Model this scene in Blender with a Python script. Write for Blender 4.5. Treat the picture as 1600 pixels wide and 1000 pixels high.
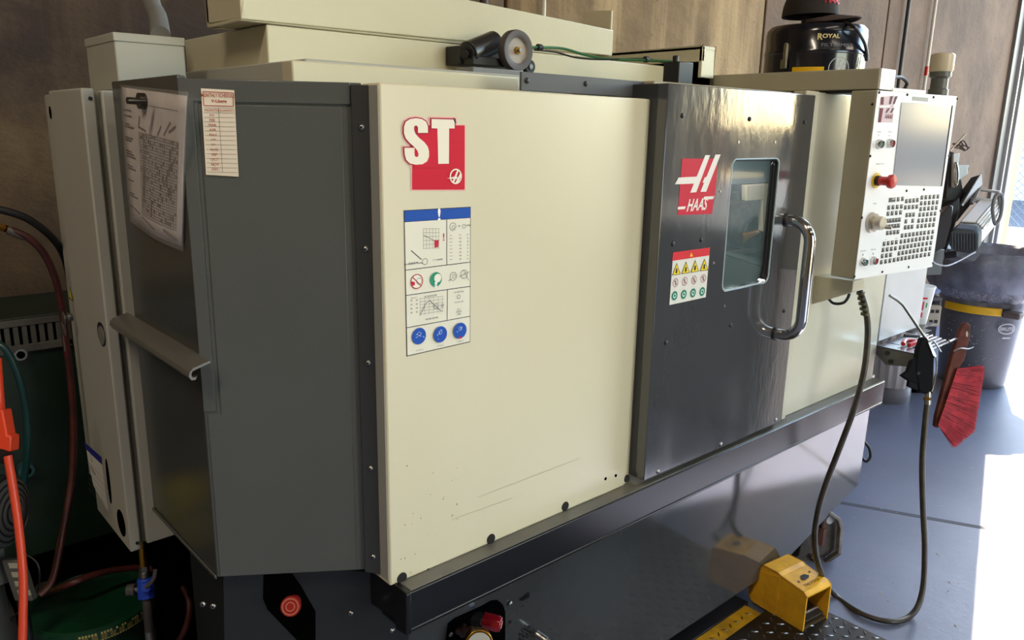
import bpy, bmesh, math, random
from mathutils import Vector, Matrix
random.seed(7)
for o in list(bpy.data.objects): bpy.data.objects.remove(o)
SC = bpy.context.scene
COL = SC.collection

# ------------------------------------------------------------------ camera
F_PX, PITCH, ROLL, YAW, EYE = 1225.13, 0.238828, 0.018093, 0.839034, 1.6
Fv = Vector((math.cos(YAW)*math.cos(PITCH), math.sin(YAW)*math.cos(PITCH), -math.sin(PITCH)))
R0 = Vector((math.sin(YAW), -math.cos(YAW), 0)); U0 = R0.cross(Fv)
Rv = R0*math.cos(ROLL) + U0*math.sin(ROLL); Uv = Rv.cross(Fv)
CP = Vector((0, 0, EYE))
cd = bpy.data.cameras.new('camera'); cam = bpy.data.objects.new('camera', cd); COL.objects.link(cam)
cd.sensor_width = 36; cd.lens = F_PX/1600*36; cd.clip_start = 0.05; cd.clip_end = 300
cam.matrix_world = Matrix(((Rv.x, Uv.x, -Fv.x, CP.x), (Rv.y, Uv.y, -Fv.y, CP.y), (Rv.z, Uv.z, -Fv.z, CP.z), (0, 0, 0, 1)))
SC.camera = cam

# ------------------------------------------------------------------ light
SUN_EL, SUN_AZ = math.radians(38), math.atan(.305)
W = bpy.data.worlds.new('world'); SC.world = W; W.use_nodes = True
wn = W.node_tree; bg = wn.nodes['Background']
sky = wn.nodes.new('ShaderNodeTexSky'); sky.sky_type = 'NISHITA'; sky.sun_disc = False
sky.sun_elevation = SUN_EL; sky.sun_rotation = math.pi/2 - SUN_AZ
sky.altitude = 100; sky.air_density = 1.4; sky.dust_density = 0.4
wn.links.new(sky.outputs[0], bg.inputs[0]); bg.inputs[1].default_value = 1.45
sl = bpy.data.lights.new('sun', 'SUN'); sl.energy = 72.0; sl.angle = math.radians(.6); sl.color = (1, .83, .66)
so = bpy.data.objects.new('sun', sl); COL.objects.link(so)
sd = Vector((math.cos(SUN_AZ)*math.cos(SUN_EL), math.sin(SUN_AZ)*math.cos(SUN_EL), math.sin(SUN_EL)))
so.rotation_euler = sd.to_track_quat('Z', 'Y').to_euler(); so.location = (12, 5, 9)
def area(name, loc, rot, sx, sy, e, col=(1, 1, 1)):
    l = bpy.data.lights.new(name, 'AREA'); l.shape = 'RECTANGLE'; l.size = sx; l.size_y = sy; l.energy = e; l.color = col
    o = bpy.data.objects.new(name, l); COL.objects.link(o); o.location = loc; o.rotation_euler = rot; return o
LAMP_POS = [(1.4, -1.6), (5.6, -1.6), (1.4, -4.2), (5.6, -4.2)]
for i, (lx, ly) in enumerate(LAMP_POS):  # unseen ceiling lamps, added to brighten the interior
    area('fill_lamp', (lx, ly, 4.9), (0, 0, 0), 2.3, .28, 26, (1, .86, .68))
area('fill_lamp', (-2.2, -.6, 4.9), (0, 0, 0), 2.3, .28, 125, (1, .86, .68))  # added fill lamp that lifts the left end
LAMP_POS.append((-2.2, -.6))
# warm fill lamp added at the unseen front opening
area('front_fill', (3, -6.9, 2.2), (math.radians(90), 0, 0), 4, 4, 30, (1, .90, .75))
area('work_light', (2.0, 1.32, 1.60), (0, 0, 0), .3, .1, 3.5, (1, .97, .9))
SC.view_settings.view_transform = 'Standard'; SC.view_settings.look = 'None'
SC.view_settings.exposure = -0.02; SC.view_settings.gamma = 1; SC.view_settings.use_curve_mapping = False

# ------------------------------------------------------------------ helpers: pixel -> point on a plane
def ray(x, y): return Rv*((x-800)/F_PX) - Uv*((y-500)/F_PX) + Fv
def ay(x, y, Y): d = ray(x, y); return CP + d*(Y/d.y)
def ax(x, y, X): d = ray(x, y); return CP + d*(X/d.x)
def az(x, y, Z): d = ray(x, y); return CP + d*((Z-EYE)/d.z)
def ad(x, y, D): return CP + ray(x, y)*D
def ap(x, y, P, N): d = ray(x, y); return CP + d*((P-CP).dot(N)/d.dot(N))

# ------------------------------------------------------------------ materials
def lin(c): c /= 255; return c/12.92 if c <= .04045 else ((c+.055)/1.055)**2.4
def rgb(h):
    if isinstance(h, str): h = tuple(int(h[i:i+2], 16) for i in (0, 2, 4))
    return tuple(lin(v) for v in h)+(1,)
MC = {}
def mat(name, col, rough=.5, metal=0, dirt=None, dscale=3, damt=.5, stretch=(1, 1, 1), bump=0, bscale=60, spec=.5, rvar=0, coat=0):
    if name in MC: return MC[name]
    m = bpy.data.materials.new(name); m.use_nodes = True; nt = m.node_tree; b = nt.nodes['Principled BSDF']; MC[name] = m
    b.inputs['Base Color'].default_value = rgb(col); b.inputs['Roughness'].default_value = rough
    b.inputs['Metallic'].default_value = metal; b.inputs['Specular IOR Level'].default_value = spec
    if coat: b.inputs['Coat Weight'].default_value = coat; b.inputs['Coat Roughness'].default_value = .08
    if dirt or bump or rvar:
        g = nt.nodes.new('ShaderNodeNewGeometry'); mp = nt.nodes.new('ShaderNodeMapping')
        mp.inputs['Scale'].default_value = stretch; nt.links.new(g.outputs['Position'], mp.inputs[0])
    if dirt:
        n = nt.nodes.new('ShaderNodeTexNoise'); n.inputs['Scale'].default_value = dscale; n.inputs['Detail'].default_value = 8
        n.inputs['Roughness'].default_value = .6
        nt.links.new(mp.outputs[0], n.inputs['Vector'])
        r = nt.nodes.new('ShaderNodeValToRGB'); r.color_ramp.elements[0].position = .5-.25*damt; r.color_ramp.elements[1].position = .5+.25*damt+.05
        r.color_ramp.elements[0].color = rgb(dirt); r.color_ramp.elements[1].color = rgb(col)
        nt.links.new(n.outputs[0], r.inputs[0]); nt.links.new(r.outputs[0], b.inputs['Base Color'])
    if bump:
        n2 = nt.nodes.new('ShaderNodeTexNoise'); n2.inputs['Scale'].default_value = bscale; n2.inputs['Detail'].default_value = 5
        nt.links.new(mp.outputs[0], n2.inputs['Vector'])
        bp = nt.nodes.new('ShaderNodeBump'); bp.inputs['Strength'].default_value = bump; bp.inputs['Distance'].default_value = .01
        nt.links.new(n2.outputs[0], bp.inputs['Height']); nt.links.new(bp.outputs[0], b.inputs['Normal'])
    if rvar:
        n3 = nt.nodes.new('ShaderNodeTexNoise'); n3.inputs['Scale'].default_value = 9; n3.inputs['Detail'].default_value = 6
        nt.links.new(mp.outputs[0], n3.inputs['Vector'])
        mr = nt.nodes.new('ShaderNodeMapRange'); mr.inputs[1].default_value = .3; mr.inputs[2].default_value = .7
        mr.inputs[3].default_value = max(0, rough-rvar); mr.inputs[4].default_value = rough+rvar
        nt.links.new(n3.outputs[0], mr.inputs[0]); nt.links.new(mr.outputs[0], b.inputs['Roughness'])
    return m
def ink(h): return mat('print_'+h, h, .55, spec=.2)
BEIGE = mat('cream_powder_coat', 'dad1b6', .34, dirt='d0c7a6', dscale=1.3, damt=1.2, stretch=(1, 1, .45), rvar=.05)
BEIGE2 = mat('cream_paint_right', 'cdcab8', .20, dirt='c2bda6', dscale=2, damt=1.2, bump=.02, bscale=150, rvar=.07)
OFFW = mat('offwhite_cabinet_paint', 'b5b5ab', .42, dirt='a7a69b', dscale=1.5, damt=1.2, bump=.05, bscale=200)
SEAM = mat('seal_groove_grey', '9a9584', .6, dirt='6b675b', dscale=8, stretch=(1, 1, .2))  # tan-grey tone of the door seal groove
DGREY = mat('charcoal_powder_coat', '565855', .28, dirt='50524f', dscale=2, bump=.05, bscale=220)
DGREY2 = mat('charcoal_door_gloss', '434447', .13, coat=.6, spec=.9, dirt='414244', dscale=4, bump=.05, bscale=40, rvar=.07, stretch=(1, 1, .4))
BASEG = mat('base_panel_gloss_grey', '323335', .10, coat=.3, spec=.8, dirt='414346', dscale=2, bump=.012, bscale=12, rvar=.03)
LEDGE = mat('dark_ledge_paint', '121214', .24, dirt='0e0e10', dscale=5, spec=.5)
BLACK = mat('black_plastic', '111113', .45)
VOID = mat('shade_black', '050505', .95, spec=0)  # near-black that paints the shade inside openings
RUB = mat('black_rubber', '17171a', .6, bump=.1)
CHROME = mat('polished_steel', 'c9c8c4', .12, metal=1)
STEEL = mat('brushed_steel', '9b9a98', .32, metal=1, bump=.1, bscale=200)
BRASS = mat('brass', 'b58a3c', .28, metal=1)
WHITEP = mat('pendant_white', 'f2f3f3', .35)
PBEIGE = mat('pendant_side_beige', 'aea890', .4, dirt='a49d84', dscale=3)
RED = mat('red_plastic', 'b8241f', .3)
YEL = mat('yellow_cast_paint', 'f8c02a', .45, dirt='d9a026', dscale=14, damt=.6, bump=.12, bscale=70)
YPL = mat('yellow_plastic', 'f0c420', .4)
GREEN = mat('dark_green_paint', '15291b', .4, dirt='0d1c12', dscale=5, bump=.05)
LIDG = mat('green_lid_plastic', '0c3d24', .35, dirt='092e1b', dscale=7)
HOSE = mat('oily_rubber_hose', '403a31', .4, dirt='2c2822', dscale=30)
HOSER = mat('red_brown_air_hose', '5b241e', .45, dirt='3b1714', dscale=20)
HOSEG = mat('teal_hose', '123a3a', .35)
ORANGE = mat('orange_cord', 'd2452a', .4)
BLUE = mat('blue_valve_paint', '2447c0', .35)
VACB = mat('navy_black_enamel', '15161f', .18, coat=.3)
GLASSM = None
PLATE = mat('diamond_plate_dark', '3d3830', .35, metal=.6, dirt='2a2621', dscale=10)
PLATEL = mat('diamond_plate_worn', '85868c', .3, metal=.7, dirt='66676c', dscale=12)
STRIPE = mat('worn_yellow_stripe', 'd9a51a', .4, dirt='8a6a1e', dscale=16, damt=.8)
DRUM = mat('trash_can_grey', '62666f', .38, dirt='555962', dscale=3, bump=.1)
BAG = mat('black_bag_film', '8a90a0', .36, dirt='666b79', dscale=6, bump=.5, bscale=18)
DUST = mat('chip_dust', '8d8a86', .7, bump=.5)
BAGW = mat('white_bag_film', 'c9cbcb', .35, bump=.2, bscale=20)
BRIS = mat('red_bristles', 'cf2b3e', .6, dirt='a01c30', dscale=40)
WOODR = mat('red_worn_wood', '481c17', .6, dirt='653426', dscale=25, spec=.25)
def glass(name, col, rough=.03, alpha=.35, spec=.8):
    m = bpy.data.materials.new(name); m.use_nodes = True; nt = m.node_tree; b = nt.nodes['Principled BSDF']
    out = nt.nodes['Material Output']; b.inputs['Base Color'].default_value = rgb(col); b.inputs['Roughness'].default_value = rough
    b.inputs['Specular IOR Level'].default_value = spec; b.inputs['Alpha'].default_value = alpha
    return m
GLASSM = glass('oily_polycarbonate', '7c9294', .04, .20, 1.0)
SLEEVE = glass('clear_sleeve', 'd8d2cc', .2, .16, .8)
SCREEN = mat('lcd_glass', '9298a3', .14)

# concrete
def concrete(name, a, b, streak, seed):
    m = bpy.data.materials.new(name); m.use_nodes = True; nt = m.node_tree; p = nt.nodes['Principled BSDF']
    p.inputs['Roughness'].default_value = .82
    g = nt.nodes.new('ShaderNodeNewGeometry')
    def noise(sc, st, det=9, off=0):
        mp = nt.nodes.new('ShaderNodeMapping'); mp.inputs['Scale'].default_value = st; mp.inputs['Location'].default_value = (seed+off, seed*2, 0)
        nt.links.new(g.outputs['Position'], mp.inputs[0])
        n = nt.nodes.new('ShaderNodeTexNoise'); n.inputs['Scale'].default_value = sc; n.inputs['Detail'].default_value = det
        n.inputs['Roughness'].default_value = .62; nt.links.new(mp.outputs[0], n.inputs['Vector']); return n
    n1 = noise(1.6, (1, 1, .9)); n2 = noise(5.0, (1, 1, .07), off=3); n3 = noise(14, (1, 1, 1.6), off=6)
    r1 = nt.nodes.new('ShaderNodeValToRGB'); r1.color_ramp.elements[0].position = .38; r1.color_ramp.elements[1].position = .64
    r1.color_ramp.elements[0].color = rgb(a); r1.color_ramp.elements[1].color = rgb(b)
    nt.links.new(n1.outputs[0], r1.inputs[0])
    mx = nt.nodes.new('ShaderNodeMix'); mx.data_type = 'RGBA'; mx.inputs['B'].default_value = rgb(streak)
    r2 = nt.nodes.new('ShaderNodeMapRange'); r2.inputs[1].default_value = .46; r2.inputs[2].default_value = .64; r2.inputs[4].default_value = .7
    nt.links.new(n2.outputs[0], r2.inputs[0]); nt.links.new(r2.outputs[0], mx.inputs[0]); nt.links.new(r1.outputs[0], mx.inputs['A'])
    mx2 = nt.nodes.new('ShaderNodeMix'); mx2.data_type = 'RGBA'; mx2.inputs['B'].default_value = rgb('3a2c22')
    r3 = nt.nodes.new('ShaderNodeMapRange'); r3.inputs[1].default_value = .62; r3.inputs[2].default_value = .74; r3.inputs[4].default_value = .6
    nt.links.new(n3.outputs[0], r3.inputs[0]); nt.links.new(r3.outputs[0], mx2.inputs[0]); nt.links.new(mx.outputs['Result'], mx2.inputs['A'])
    nt.links.new(mx2.outputs['Result'], p.inputs['Base Color'])
    bp = nt.nodes.new('ShaderNodeBump'); bp.inputs['Strength'].default_value = .35; bp.inputs['Distance'].default_value = .02
    nt.links.new(n3.outputs[0], bp.inputs['Height']); nt.links.new(bp.outputs[0], p.inputs['Normal'])
    return m
CONC_L = concrete('concrete_brown_left', '382820', '7d6848', '594631', 1)
CONC_M = concrete('concrete_tan_streaked', '6a5234', '917850', 'c2a67a', 5)
CONC_R = concrete('concrete_brown_right', '54402f', '765e48', '6a543e', 9)
# floor
def floor_mat():
    m = bpy.data.materials.new('painted_blue_grey_floor'); m.use_nodes = True; nt = m.node_tree; p = nt.nodes['Principled BSDF']
    g = nt.nodes.new('ShaderNodeNewGeometry')
    def N(sc, det=8, rg=.6):
        n = nt.nodes.new('ShaderNodeTexNoise'); n.inputs['Scale'].default_value = sc; n.inputs['Detail'].default_value = det
        n.inputs['Roughness'].default_value = rg; nt.links.new(g.outputs['Position'], n.inputs['Vector']); return n
    a = N(1.2); r = nt.nodes.new('ShaderNodeValToRGB'); r.color_ramp.elements[0].position = .35; r.color_ramp.elements[1].position = .65
    r.color_ramp.elements[0].color = rgb('5e6880'); r.color_ramp.elements[1].color = rgb('6d7690'); nt.links.new(a.outputs[0], r.inputs[0])
    f = N(26, 10, .7); fr = nt.nodes.new('ShaderNodeMapRange'); fr.inputs[1].default_value = .66; fr.inputs[2].default_value = .70; nt.links.new(f.outputs[0], fr.inputs[0])
    mx = nt.nodes.new('ShaderNodeMix'); mx.data_type = 'RGBA'; mx.inputs['B'].default_value = rgb('a9abb4'); nt.links.new(fr.outputs[0], mx.inputs[0]); nt.links.new(r.outputs[0], mx.inputs['A'])
    d = N(11, 10, .72); dr = nt.nodes.new('ShaderNodeMapRange'); dr.inputs[1].default_value = .64; dr.inputs[2].default_value = .72; dr.inputs[4].default_value = .7; nt.links.new(d.outputs[0], dr.inputs[0])
    mx2 = nt.nodes.new('ShaderNodeMix'); mx2.data_type = 'RGBA'; mx2.inputs['B'].default_value = rgb('4c5160'); nt.links.new(dr.outputs[0], mx2.inputs[0]); nt.links.new(mx.outputs['Result'], mx2.inputs['A'])
    nt.links.new(mx2.outputs['Result'], p.inputs['Base Color']); p.inputs['Roughness'].default_value = .42
    bp = nt.nodes.new('ShaderNodeBump'); bp.inputs['Strength'].default_value = .3; bp.inputs['Distance'].default_value = .004
    nt.links.new(f.outputs[0], bp.inputs['Height']); nt.links.new(bp.outputs[0], p.inputs['Normal'])
    return m
FLOORM = floor_mat()

# ------------------------------------------------------------------ mesh builder
Z = Vector((0, 0, 1))
def V(*a): return Vector(a[0] if len(a) == 1 else a)
def smooth_path(pts, k=6):
    P = [Vector(p) for p in pts]; out = []
    for i in range(len(P)-1):
        a = P[max(0, i-1)]; b = P[i]; c = P[i+1]; d = P[min(len(P)-1, i+2)]
        for j in range(k):
            t = j/k; out.append(.5*((2*b)+(c-a)*t+(2*a-5*b+4*c-d)*t*t+(3*b-a-3*c+d)*t**3))
    out.append(P[-1]); return out
class MB:
    def __init__(s): s.v = []; s.f = []; s.mi = []; s.mats = []; s.sm = []
    def m(s, mt):
        if mt not in s.mats: s.mats.append(mt)
        return s.mats.index(mt)
    def add(s, vs, fs, mt, smooth=False):
        b = len(s.v); k = s.m(mt); s.v += [Vector(p) for p in vs]
        for f in fs: s.f.append([b+i for i in f]); s.mi.append(k); s.sm.append(smooth)
        return s
    def poly(s, pts, mt): return s.add(pts, [list(range(len(pts)))], mt)
    def box(s, a, b, mt):
        x0, y0, z0 = a; x1, y1, z1 = b
        return s.add([(x0, y0, z0), (x1, y0, z0), (x1, y1, z0), (x0, y1, z0), (x0, y0, z1), (x1, y0, z1), (x1, y1, z1), (x0, y1, z1)],
                     [(0, 3, 2, 1), (4, 5, 6, 7), (0, 1, 5, 4), (1, 2, 6, 5), (2, 3, 7, 6), (3, 0, 4, 7)], mt)
    def obox(s, c, u, v, w, mt):   # centre and half-vectors
        c = V(c); P = [c+u*i+v*j+w*k for k in (-1, 1) for j, i in ((-1, -1), (-1, 1), (1, 1), (1, -1))]
        return s.add(P, [(0, 3, 2, 1), (4, 5, 6, 7), (0, 1, 5, 4), (1, 2, 6, 5), (2, 3, 7, 6), (3, 0, 4, 7)], mt)
    def prism(s, pts, vec, mt):
        n = len(pts); P = [V(p) for p in pts]; Q = [p+V(vec) for p in P]
        return s.add(P+Q, [list(range(n))[::-1], [n+i for i in range(n)]]+[(i, (i+1) % n, n+(i+1) % n, n+i) for i in range(n)], mt)
    def ring(s, c, u, v, r, n): return [V(c)+u*(r*math.cos(2*math.pi*i/n))+v*(r*math.sin(2*math.pi*i/n)) for i in range(n)]
    def cyl(s, p0, p1, r0, r1=None, mt=None, n=24, caps=True):
        p0, p1 = V(p0), V(p1); r1 = r0 if r1 is None else r1
        d = (p1-p0).normalized(); u = d.orthogonal().normalized(); v = d.cross(u)
        A = s.ring(p0, u, v, r0, n); B = s.ring(p1, u, v, r1, n)
        s.add(A+B, [(i, (i+1) % n, n+(i+1) % n, n+i) for i in range(n)], mt, True)
        if caps: s.add(A, [list(range(n))[::-1]], mt); s.add(B, [list(range(n))], mt)
        return s
    def tube(s, pts, r, mt, n=10, k=6, smooth=True):
        P = smooth_path(pts, k) if smooth else [V(p) for p in pts]
        t0 = (P[1]-P[0]).normalized(); u = t0.orthogonal().normalized(); vs = []; N = len(P)
        for i, p in enumerate(P):
            t = (P[min(i+1, N-1)]-P[max(i-1, 0)]).normalized(); u = (u-t*u.dot(t)).normalized(); w = t.cross(u)
            vs += [p+u*(r*math.cos(2*math.pi*j/n))+w*(r*math.sin(2*math.pi*j/n)) for j in range(n)]
        fs = [(i*n+j, i*n+(j+1) % n, (i+1)*n+(j+1) % n, (i+1)*n+j) for i in range(N-1) for j in range(n)]
        s.add(vs, fs, mt, True); s.add(vs[:n], [list(range(n))[::-1]], mt); s.add(vs[-n:], [list(range(n))], mt); return s
    def rev(s, prof, c, axis, mt, n=32):
        c = V(c); d = V(axis).normalized(); u = d.orthogonal().normalized(); w = d.cross(u); vs = []
        for r, h in prof: vs += s.ring(c+d*h, u, w, max(r, 1e-5), n)
        fs = [(i*n+j, i*n+(j+1) % n, (i+1)*n+(j+1) % n, (i+1)*n+j) for i in range(len(prof)-1) for j in range(n)]
        return s.add(vs, fs, mt, True)
WL = {}
def tag(o, label=None, cat=None, group=None, kind=None):
    if label: o['label'] = label
    if cat: o['category'] = cat
    if group: o['group'] = group
    if kind: o['kind'] = kind
    return o
def link(o, w, parent):
    COL.objects.link(o); WL[o.name] = V(w)
    if parent is not None: o.parent = parent; o.location = V(w)-WL[parent.name]
    else: o.location = V(w)
    return o
def build(name, mb, parent=None, bevel=0, label=None, kind=None, angle=35, origin=None, seg=2):
    me = bpy.data.meshes.new(name)
    lo = Vector([min(v[i] for v in mb.v) for i in range(3)]); hi = Vector([max(v[i] for v in mb.v) for i in range(3)])
    c = origin or Vector(((lo.x+hi.x)/2, (lo.y+hi.y)/2, lo.z)); c = V(c)
    me.from_pydata([v-c for v in mb.v], [], mb.f)
    for m in mb.mats: me.materials.append(m)
    me.polygons.foreach_set('material_index', mb.mi); me.polygons.foreach_set('use_smooth', mb.sm)
    if bevel or any(mb.sm):
        bm = bmesh.new(); bm.from_mesh(me); bmesh.ops.remove_doubles(bm, verts=bm.verts, dist=1e-6)
        bmesh.ops.recalc_face_normals(bm, faces=bm.faces); bm.to_mesh(me); bm.free()
        me.set_sharp_from_angle(angle=math.radians(angle))
    o = bpy.data.objects.new(name, me)
    if bevel:
        b = o.modifiers.new('bevel', 'BEVEL'); b.width = bevel; b.segments = seg; b.limit_method = 'ANGLE'; b.angle_limit = math.radians(40)
    link(o, c, parent); tag(o, label, None, None, kind); return o
def inst(name, me, w, parent, rot=None, label=None):
    o = bpy.data.objects.new(name, me); link(o, w, parent)
    if rot is not None: o.rotation_euler = rot
    if label: o['label'] = label
    return o
def thing(name, loc, label, cat, group=None):
    o = bpy.data.objects.new(name, None); o.empty_display_size = .05; link(o, loc, None); return tag(o, label, cat, group)

# ------------------------------------------------------------------ flat print on a surface
_tc = {}
def text_faces(s, bold=0.0):
    key = (s, bold)
    if key in _tc: return _tc[key]
    cu = bpy.data.curves.new('t', 'FONT'); cu.body = s; cu.align_x = 'CENTER'; cu.align_y = 'CENTER'; cu.offset = bold; cu.resolution_u = 3
    ob = bpy.data.objects.new('t', cu); COL.objects.link(ob); dg = bpy.context.evaluated_depsgraph_get(); dg.update()
    me = ob.evaluated_get(dg).to_mesh()
    vs = [v.co.copy() for v in me.vertices]; fs = [list(p.vertices) for p in me.polygons]
    ys = [v.y for v in vs] or [0]; cy = (max(ys)+min(ys))/2; h = (max(ys)-min(ys)) or 1
    vs = [Vector((v.x/h, (v.y-cy)/h, 0)) for v in vs]
    bpy.data.objects.remove(ob); bpy.data.curves.remove(cu); _tc[key] = (vs, fs); return _tc[key]
class Dec(MB):
    def __init__(s, P, N, org=(0, 0), sc=1.0, off=.0006):
        super().__init__(); s.P = V(P); s.N = V(N).normalized(); s.U = Z.cross(s.N).normalized(); s.W = s.N.cross(s.U)
        s.o = org; s.s = sc; s.L = off
    def pt(s, x, y):  # crop pixel -> photo pixel -> plane
        return ap(s.o[0]+x/s.s, s.o[1]+y/s.s, s.P, s.N)
    def up(s): s.L += .00035; return s
    def P3(s, pts, c):
        s.L += 4e-6
        s.poly([p+s.N*s.L for p in pts], ink(c)); return s
    def pp(s, pts, c): return s.P3([s.pt(*p) for p in pts], c)
    def rect(s, c, hw, hh, col, du=0, dv=0):
        c = V(c)+s.U*du+s.W*dv; return s.P3([c-s.U*hw-s.W*hh, c+s.U*hw-s.W*hh, c+s.U*hw+s.W*hh, c-s.U*hw+s.W*hh], col)
    def disc(s, c, r, col, n=24, ru=None):
        ru = ru or r; return s.P3([V(c)+s.U*(ru*math.cos(2*math.pi*i/n))+s.W*(r*math.sin(2*math.pi*i/n)) for i in range(n)], col)
    def circ(s, c, r, w, col, n=28):
        A = [V(c)+s.N*s.L+(s.U*math.cos(2*math.pi*i/n)+s.W*math.sin(2*math.pi*i/n))*r for i in range(n)]
        B = [V(c)+s.N*s.L+(s.U*math.cos(2*math.pi*i/n)+s.W*math.sin(2*math.pi*i/n))*(r-w) for i in range(n)]
        s.add(A+B, [(i, (i+1) % n, n+(i+1) % n, n+i) for i in range(n)], ink(col)); return s
    def line(s, a, b, w, col):
        a, b = V(a), V(b); d = (b-a).normalized(); t = s.N.cross(d)*(w/2); return s.P3([a-t, b-t, b+t, a+t], col)
    def stroke(s, pts, w, col, k=5):
        P = smooth_path(pts, k) if k > 1 else [V(p) for p in pts]
        A = []; B = []
        for i, p in enumerate(P):
            t = (P[min(i+1, len(P)-1)]-P[max(i-1, 0)]).normalized(); q = s.N.cross(t)*(w/2); A.append(p-q+s.N*s.L); B.append(p+q+s.N*s.L)
        n = len(P); s.add(A+B, [(i, i+1, n+i+1, n+i) for i in range(n-1)], ink(col)); return s
    def text(s, t, c, h, col, bold=0, xs=1, shear=0):
        s.L += 4e-6
        vs, fs = text_faces(t, bold); s.add([V(c)+s.N*s.L+s.U*((v.x*xs+v.y*shear)*h)+s.W*(v.y*h) for v in vs], fs, ink(col)); return s

NY = Vector((0, -1, 0)); NX = Vector((-1, 0, 0))
# ================================================================== SETTING
YW, XE = 2.75, 9.2
mb = MB(); mb.box((-4, -7, -.1), (XE, YW, 0), FLOORM); fl = build('floor', mb); fl['kind'] = 'structure'
# joint in the slab, a strip set almost flush
a, b = az(1300, 783, 0), az(1600, 836, 0); dj = (b-a).normalized(); a2 = a-dj*.9; b2 = b+dj*2.5; q = Vector((-dj.y, dj.x, 0))*.014
mb = MB(); mb.prism([a2-q, b2-q, b2+q, a2+q], (0, 0, .0008), mat('joint_filler', '3e424e', .7)); build('floor_joint', mb, fl)
mb = MB(); mb.box((XE, -14, -.12), (60, 30, -.005), mat('outside_asphalt', '55565c', .8, dirt='4a4b50', dscale=1)); g = build('ground', mb); g['kind'] = 'structure'
# back wall: tilt-up concrete panels with recessed joints
wall = MB().box((-4, YW+.03, 0), (XE+.35, YW+.2, 6.2), mat('joint_backing', '2a221c', .9)); wb = build('wall_back', wall); wb['kind'] = 'structure'
xj = [-4, ay(1, 200, YW).x-2.6, ay(790, 30, YW).x, ay(1192, 60, YW).x, ay(1383, 60, YW).x, XE+.35]
for i in range(5):
    mt = [CONC_L, CONC_L, CONC_M, CONC_R, CONC_R][i]
    mb = MB().box((xj[i]+.009, YW, 0), (xj[i+1]-.009, YW+.06, 6.2), mt); build('concrete_panel', mb, wb, .006)
mb = MB().box((-4.2, -7, 0), (-4, YW+.2, 6.2), CONC_L); tag(build('wall_left', mb), kind='structure')
fw = MB().box((-4, -7.2, 0), (1, -7, 6.2), CONC_L).box((5, -7.2, 0), (XE, -7, 6.2), CONC_L).box((1, -7.2, 4.4), (5, -7, 6.2), CONC_L)
tag(build('wall_front', fw), kind='structure')
ew = MB().box((XE, -7.2, 0), (XE+.3, -4.1, 6.2), CONC_L).box((XE, -4.1, 5.9), (XE+.3, YW-.05, 6.2), CONC_M)
tag(build('wall_right', ew), kind='structure')
tag(build('ceiling', MB().box((-4.2, -7.2, 6.2), (XE+.3, YW+.2, 6.3), mat('ceiling_paint', '77726a', .9))), kind='structure')
# door jamb: rolled steel channels beside the opening
dj = thing('door_1', (XE-.1, YW-.1, 0), 'tall grey steel roll-up door track beside the sunlit opening', 'door frame'); dj['kind'] = 'structure'
GM = mat('galvanised_grey', '6c6b6a', .45, metal=.4); GL = mat('galvanised_light', '9b9a98', .4, metal=.3); WR = mat('white_trim_board', 'd9d2c4', .6)
for (x0, x1, y0, m_) in [(XE-.34, XE-.19, YW-.03, GM), (XE-.19, XE-.15, YW-.06, GL), (XE-.15, XE-.08, YW-.03, GM), (XE-.08, XE-.04, YW-.07, GL), (XE-.04, XE, YW-.04, mat('track_dark', '4a4b50', .5)), (XE, XE+.12, YW-.05, WR), (XE+.12, XE+.3, YW-.045, mat('tan_edge', 'c79f7f', .7))]:
    build('door_track', MB().box((x0, y0, 0), (x1, YW+.01, 6.0), m_), dj, .004)
# things fixed to the wall
def conduit(label, px0, px1, r, m_, yy=YW-.03, z1=6.2, z0=0, tape=False):
    p = ay(*px0, yy); q_ = ay(*px1, yy); x = (p.x+q_.x)/2
    t = thing('conduit', (x, yy, z0), label, 'pipe')
    build('pipe_run', MB().cyl((x, yy, z0), (x, yy, z1), r, mt=m_, n=14), t)
    for k in range(3):
        zz = 1.15+k*1.6; build('clamp', MB().box((x-r-.02, yy-r*.6, zz), (x+r+.02, YW, zz+.03), STEEL), t, .002)
    if tape:
        zt = ay(1447, 111, yy).z; build('tape', MB().cyl((x, yy, zt-.035), (x, yy, zt+.035), r+.002, mt=RED, n=14), t, label='red tape wrapped round the pipe')
    return t
conduit('dark conduit running down the brown wall above the control pendant', (1418, 0), (1408, 120), .014, mat('dark_conduit', '2b2b30', .5))
conduit('pale pipe with red tape on the brown wall', (1458, 0), (1448, 140), .013, mat('pale_pipe', 'cfc7ba', .5), tape=True)
conduit('thin pale conduit on the tan wall at the top of the picture', (850, 0), (848, 20), .012, mat('pale_pipe2', 'c9c0ae', .5), z0=1.9)
conduit('dark conduit left of the thin pale one on the wall', (757, 0), (755, 10), .018, mat('brown_conduit', '3a2b25', .6), z0=1.9)
gp = MB(); gp.tube([ay(222, -90, 2.45), ay(236, 0, 2.3), ay(246, 25, 2.15), ay(251, 56, 1.97)], .022, mat('grey_flex', '8d8f8c', .45, metal=.3), n=14)
tag(build('flexible_conduit', gp), 'grey flexible conduit entering the top box behind the lathe', 'pipe')
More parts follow.
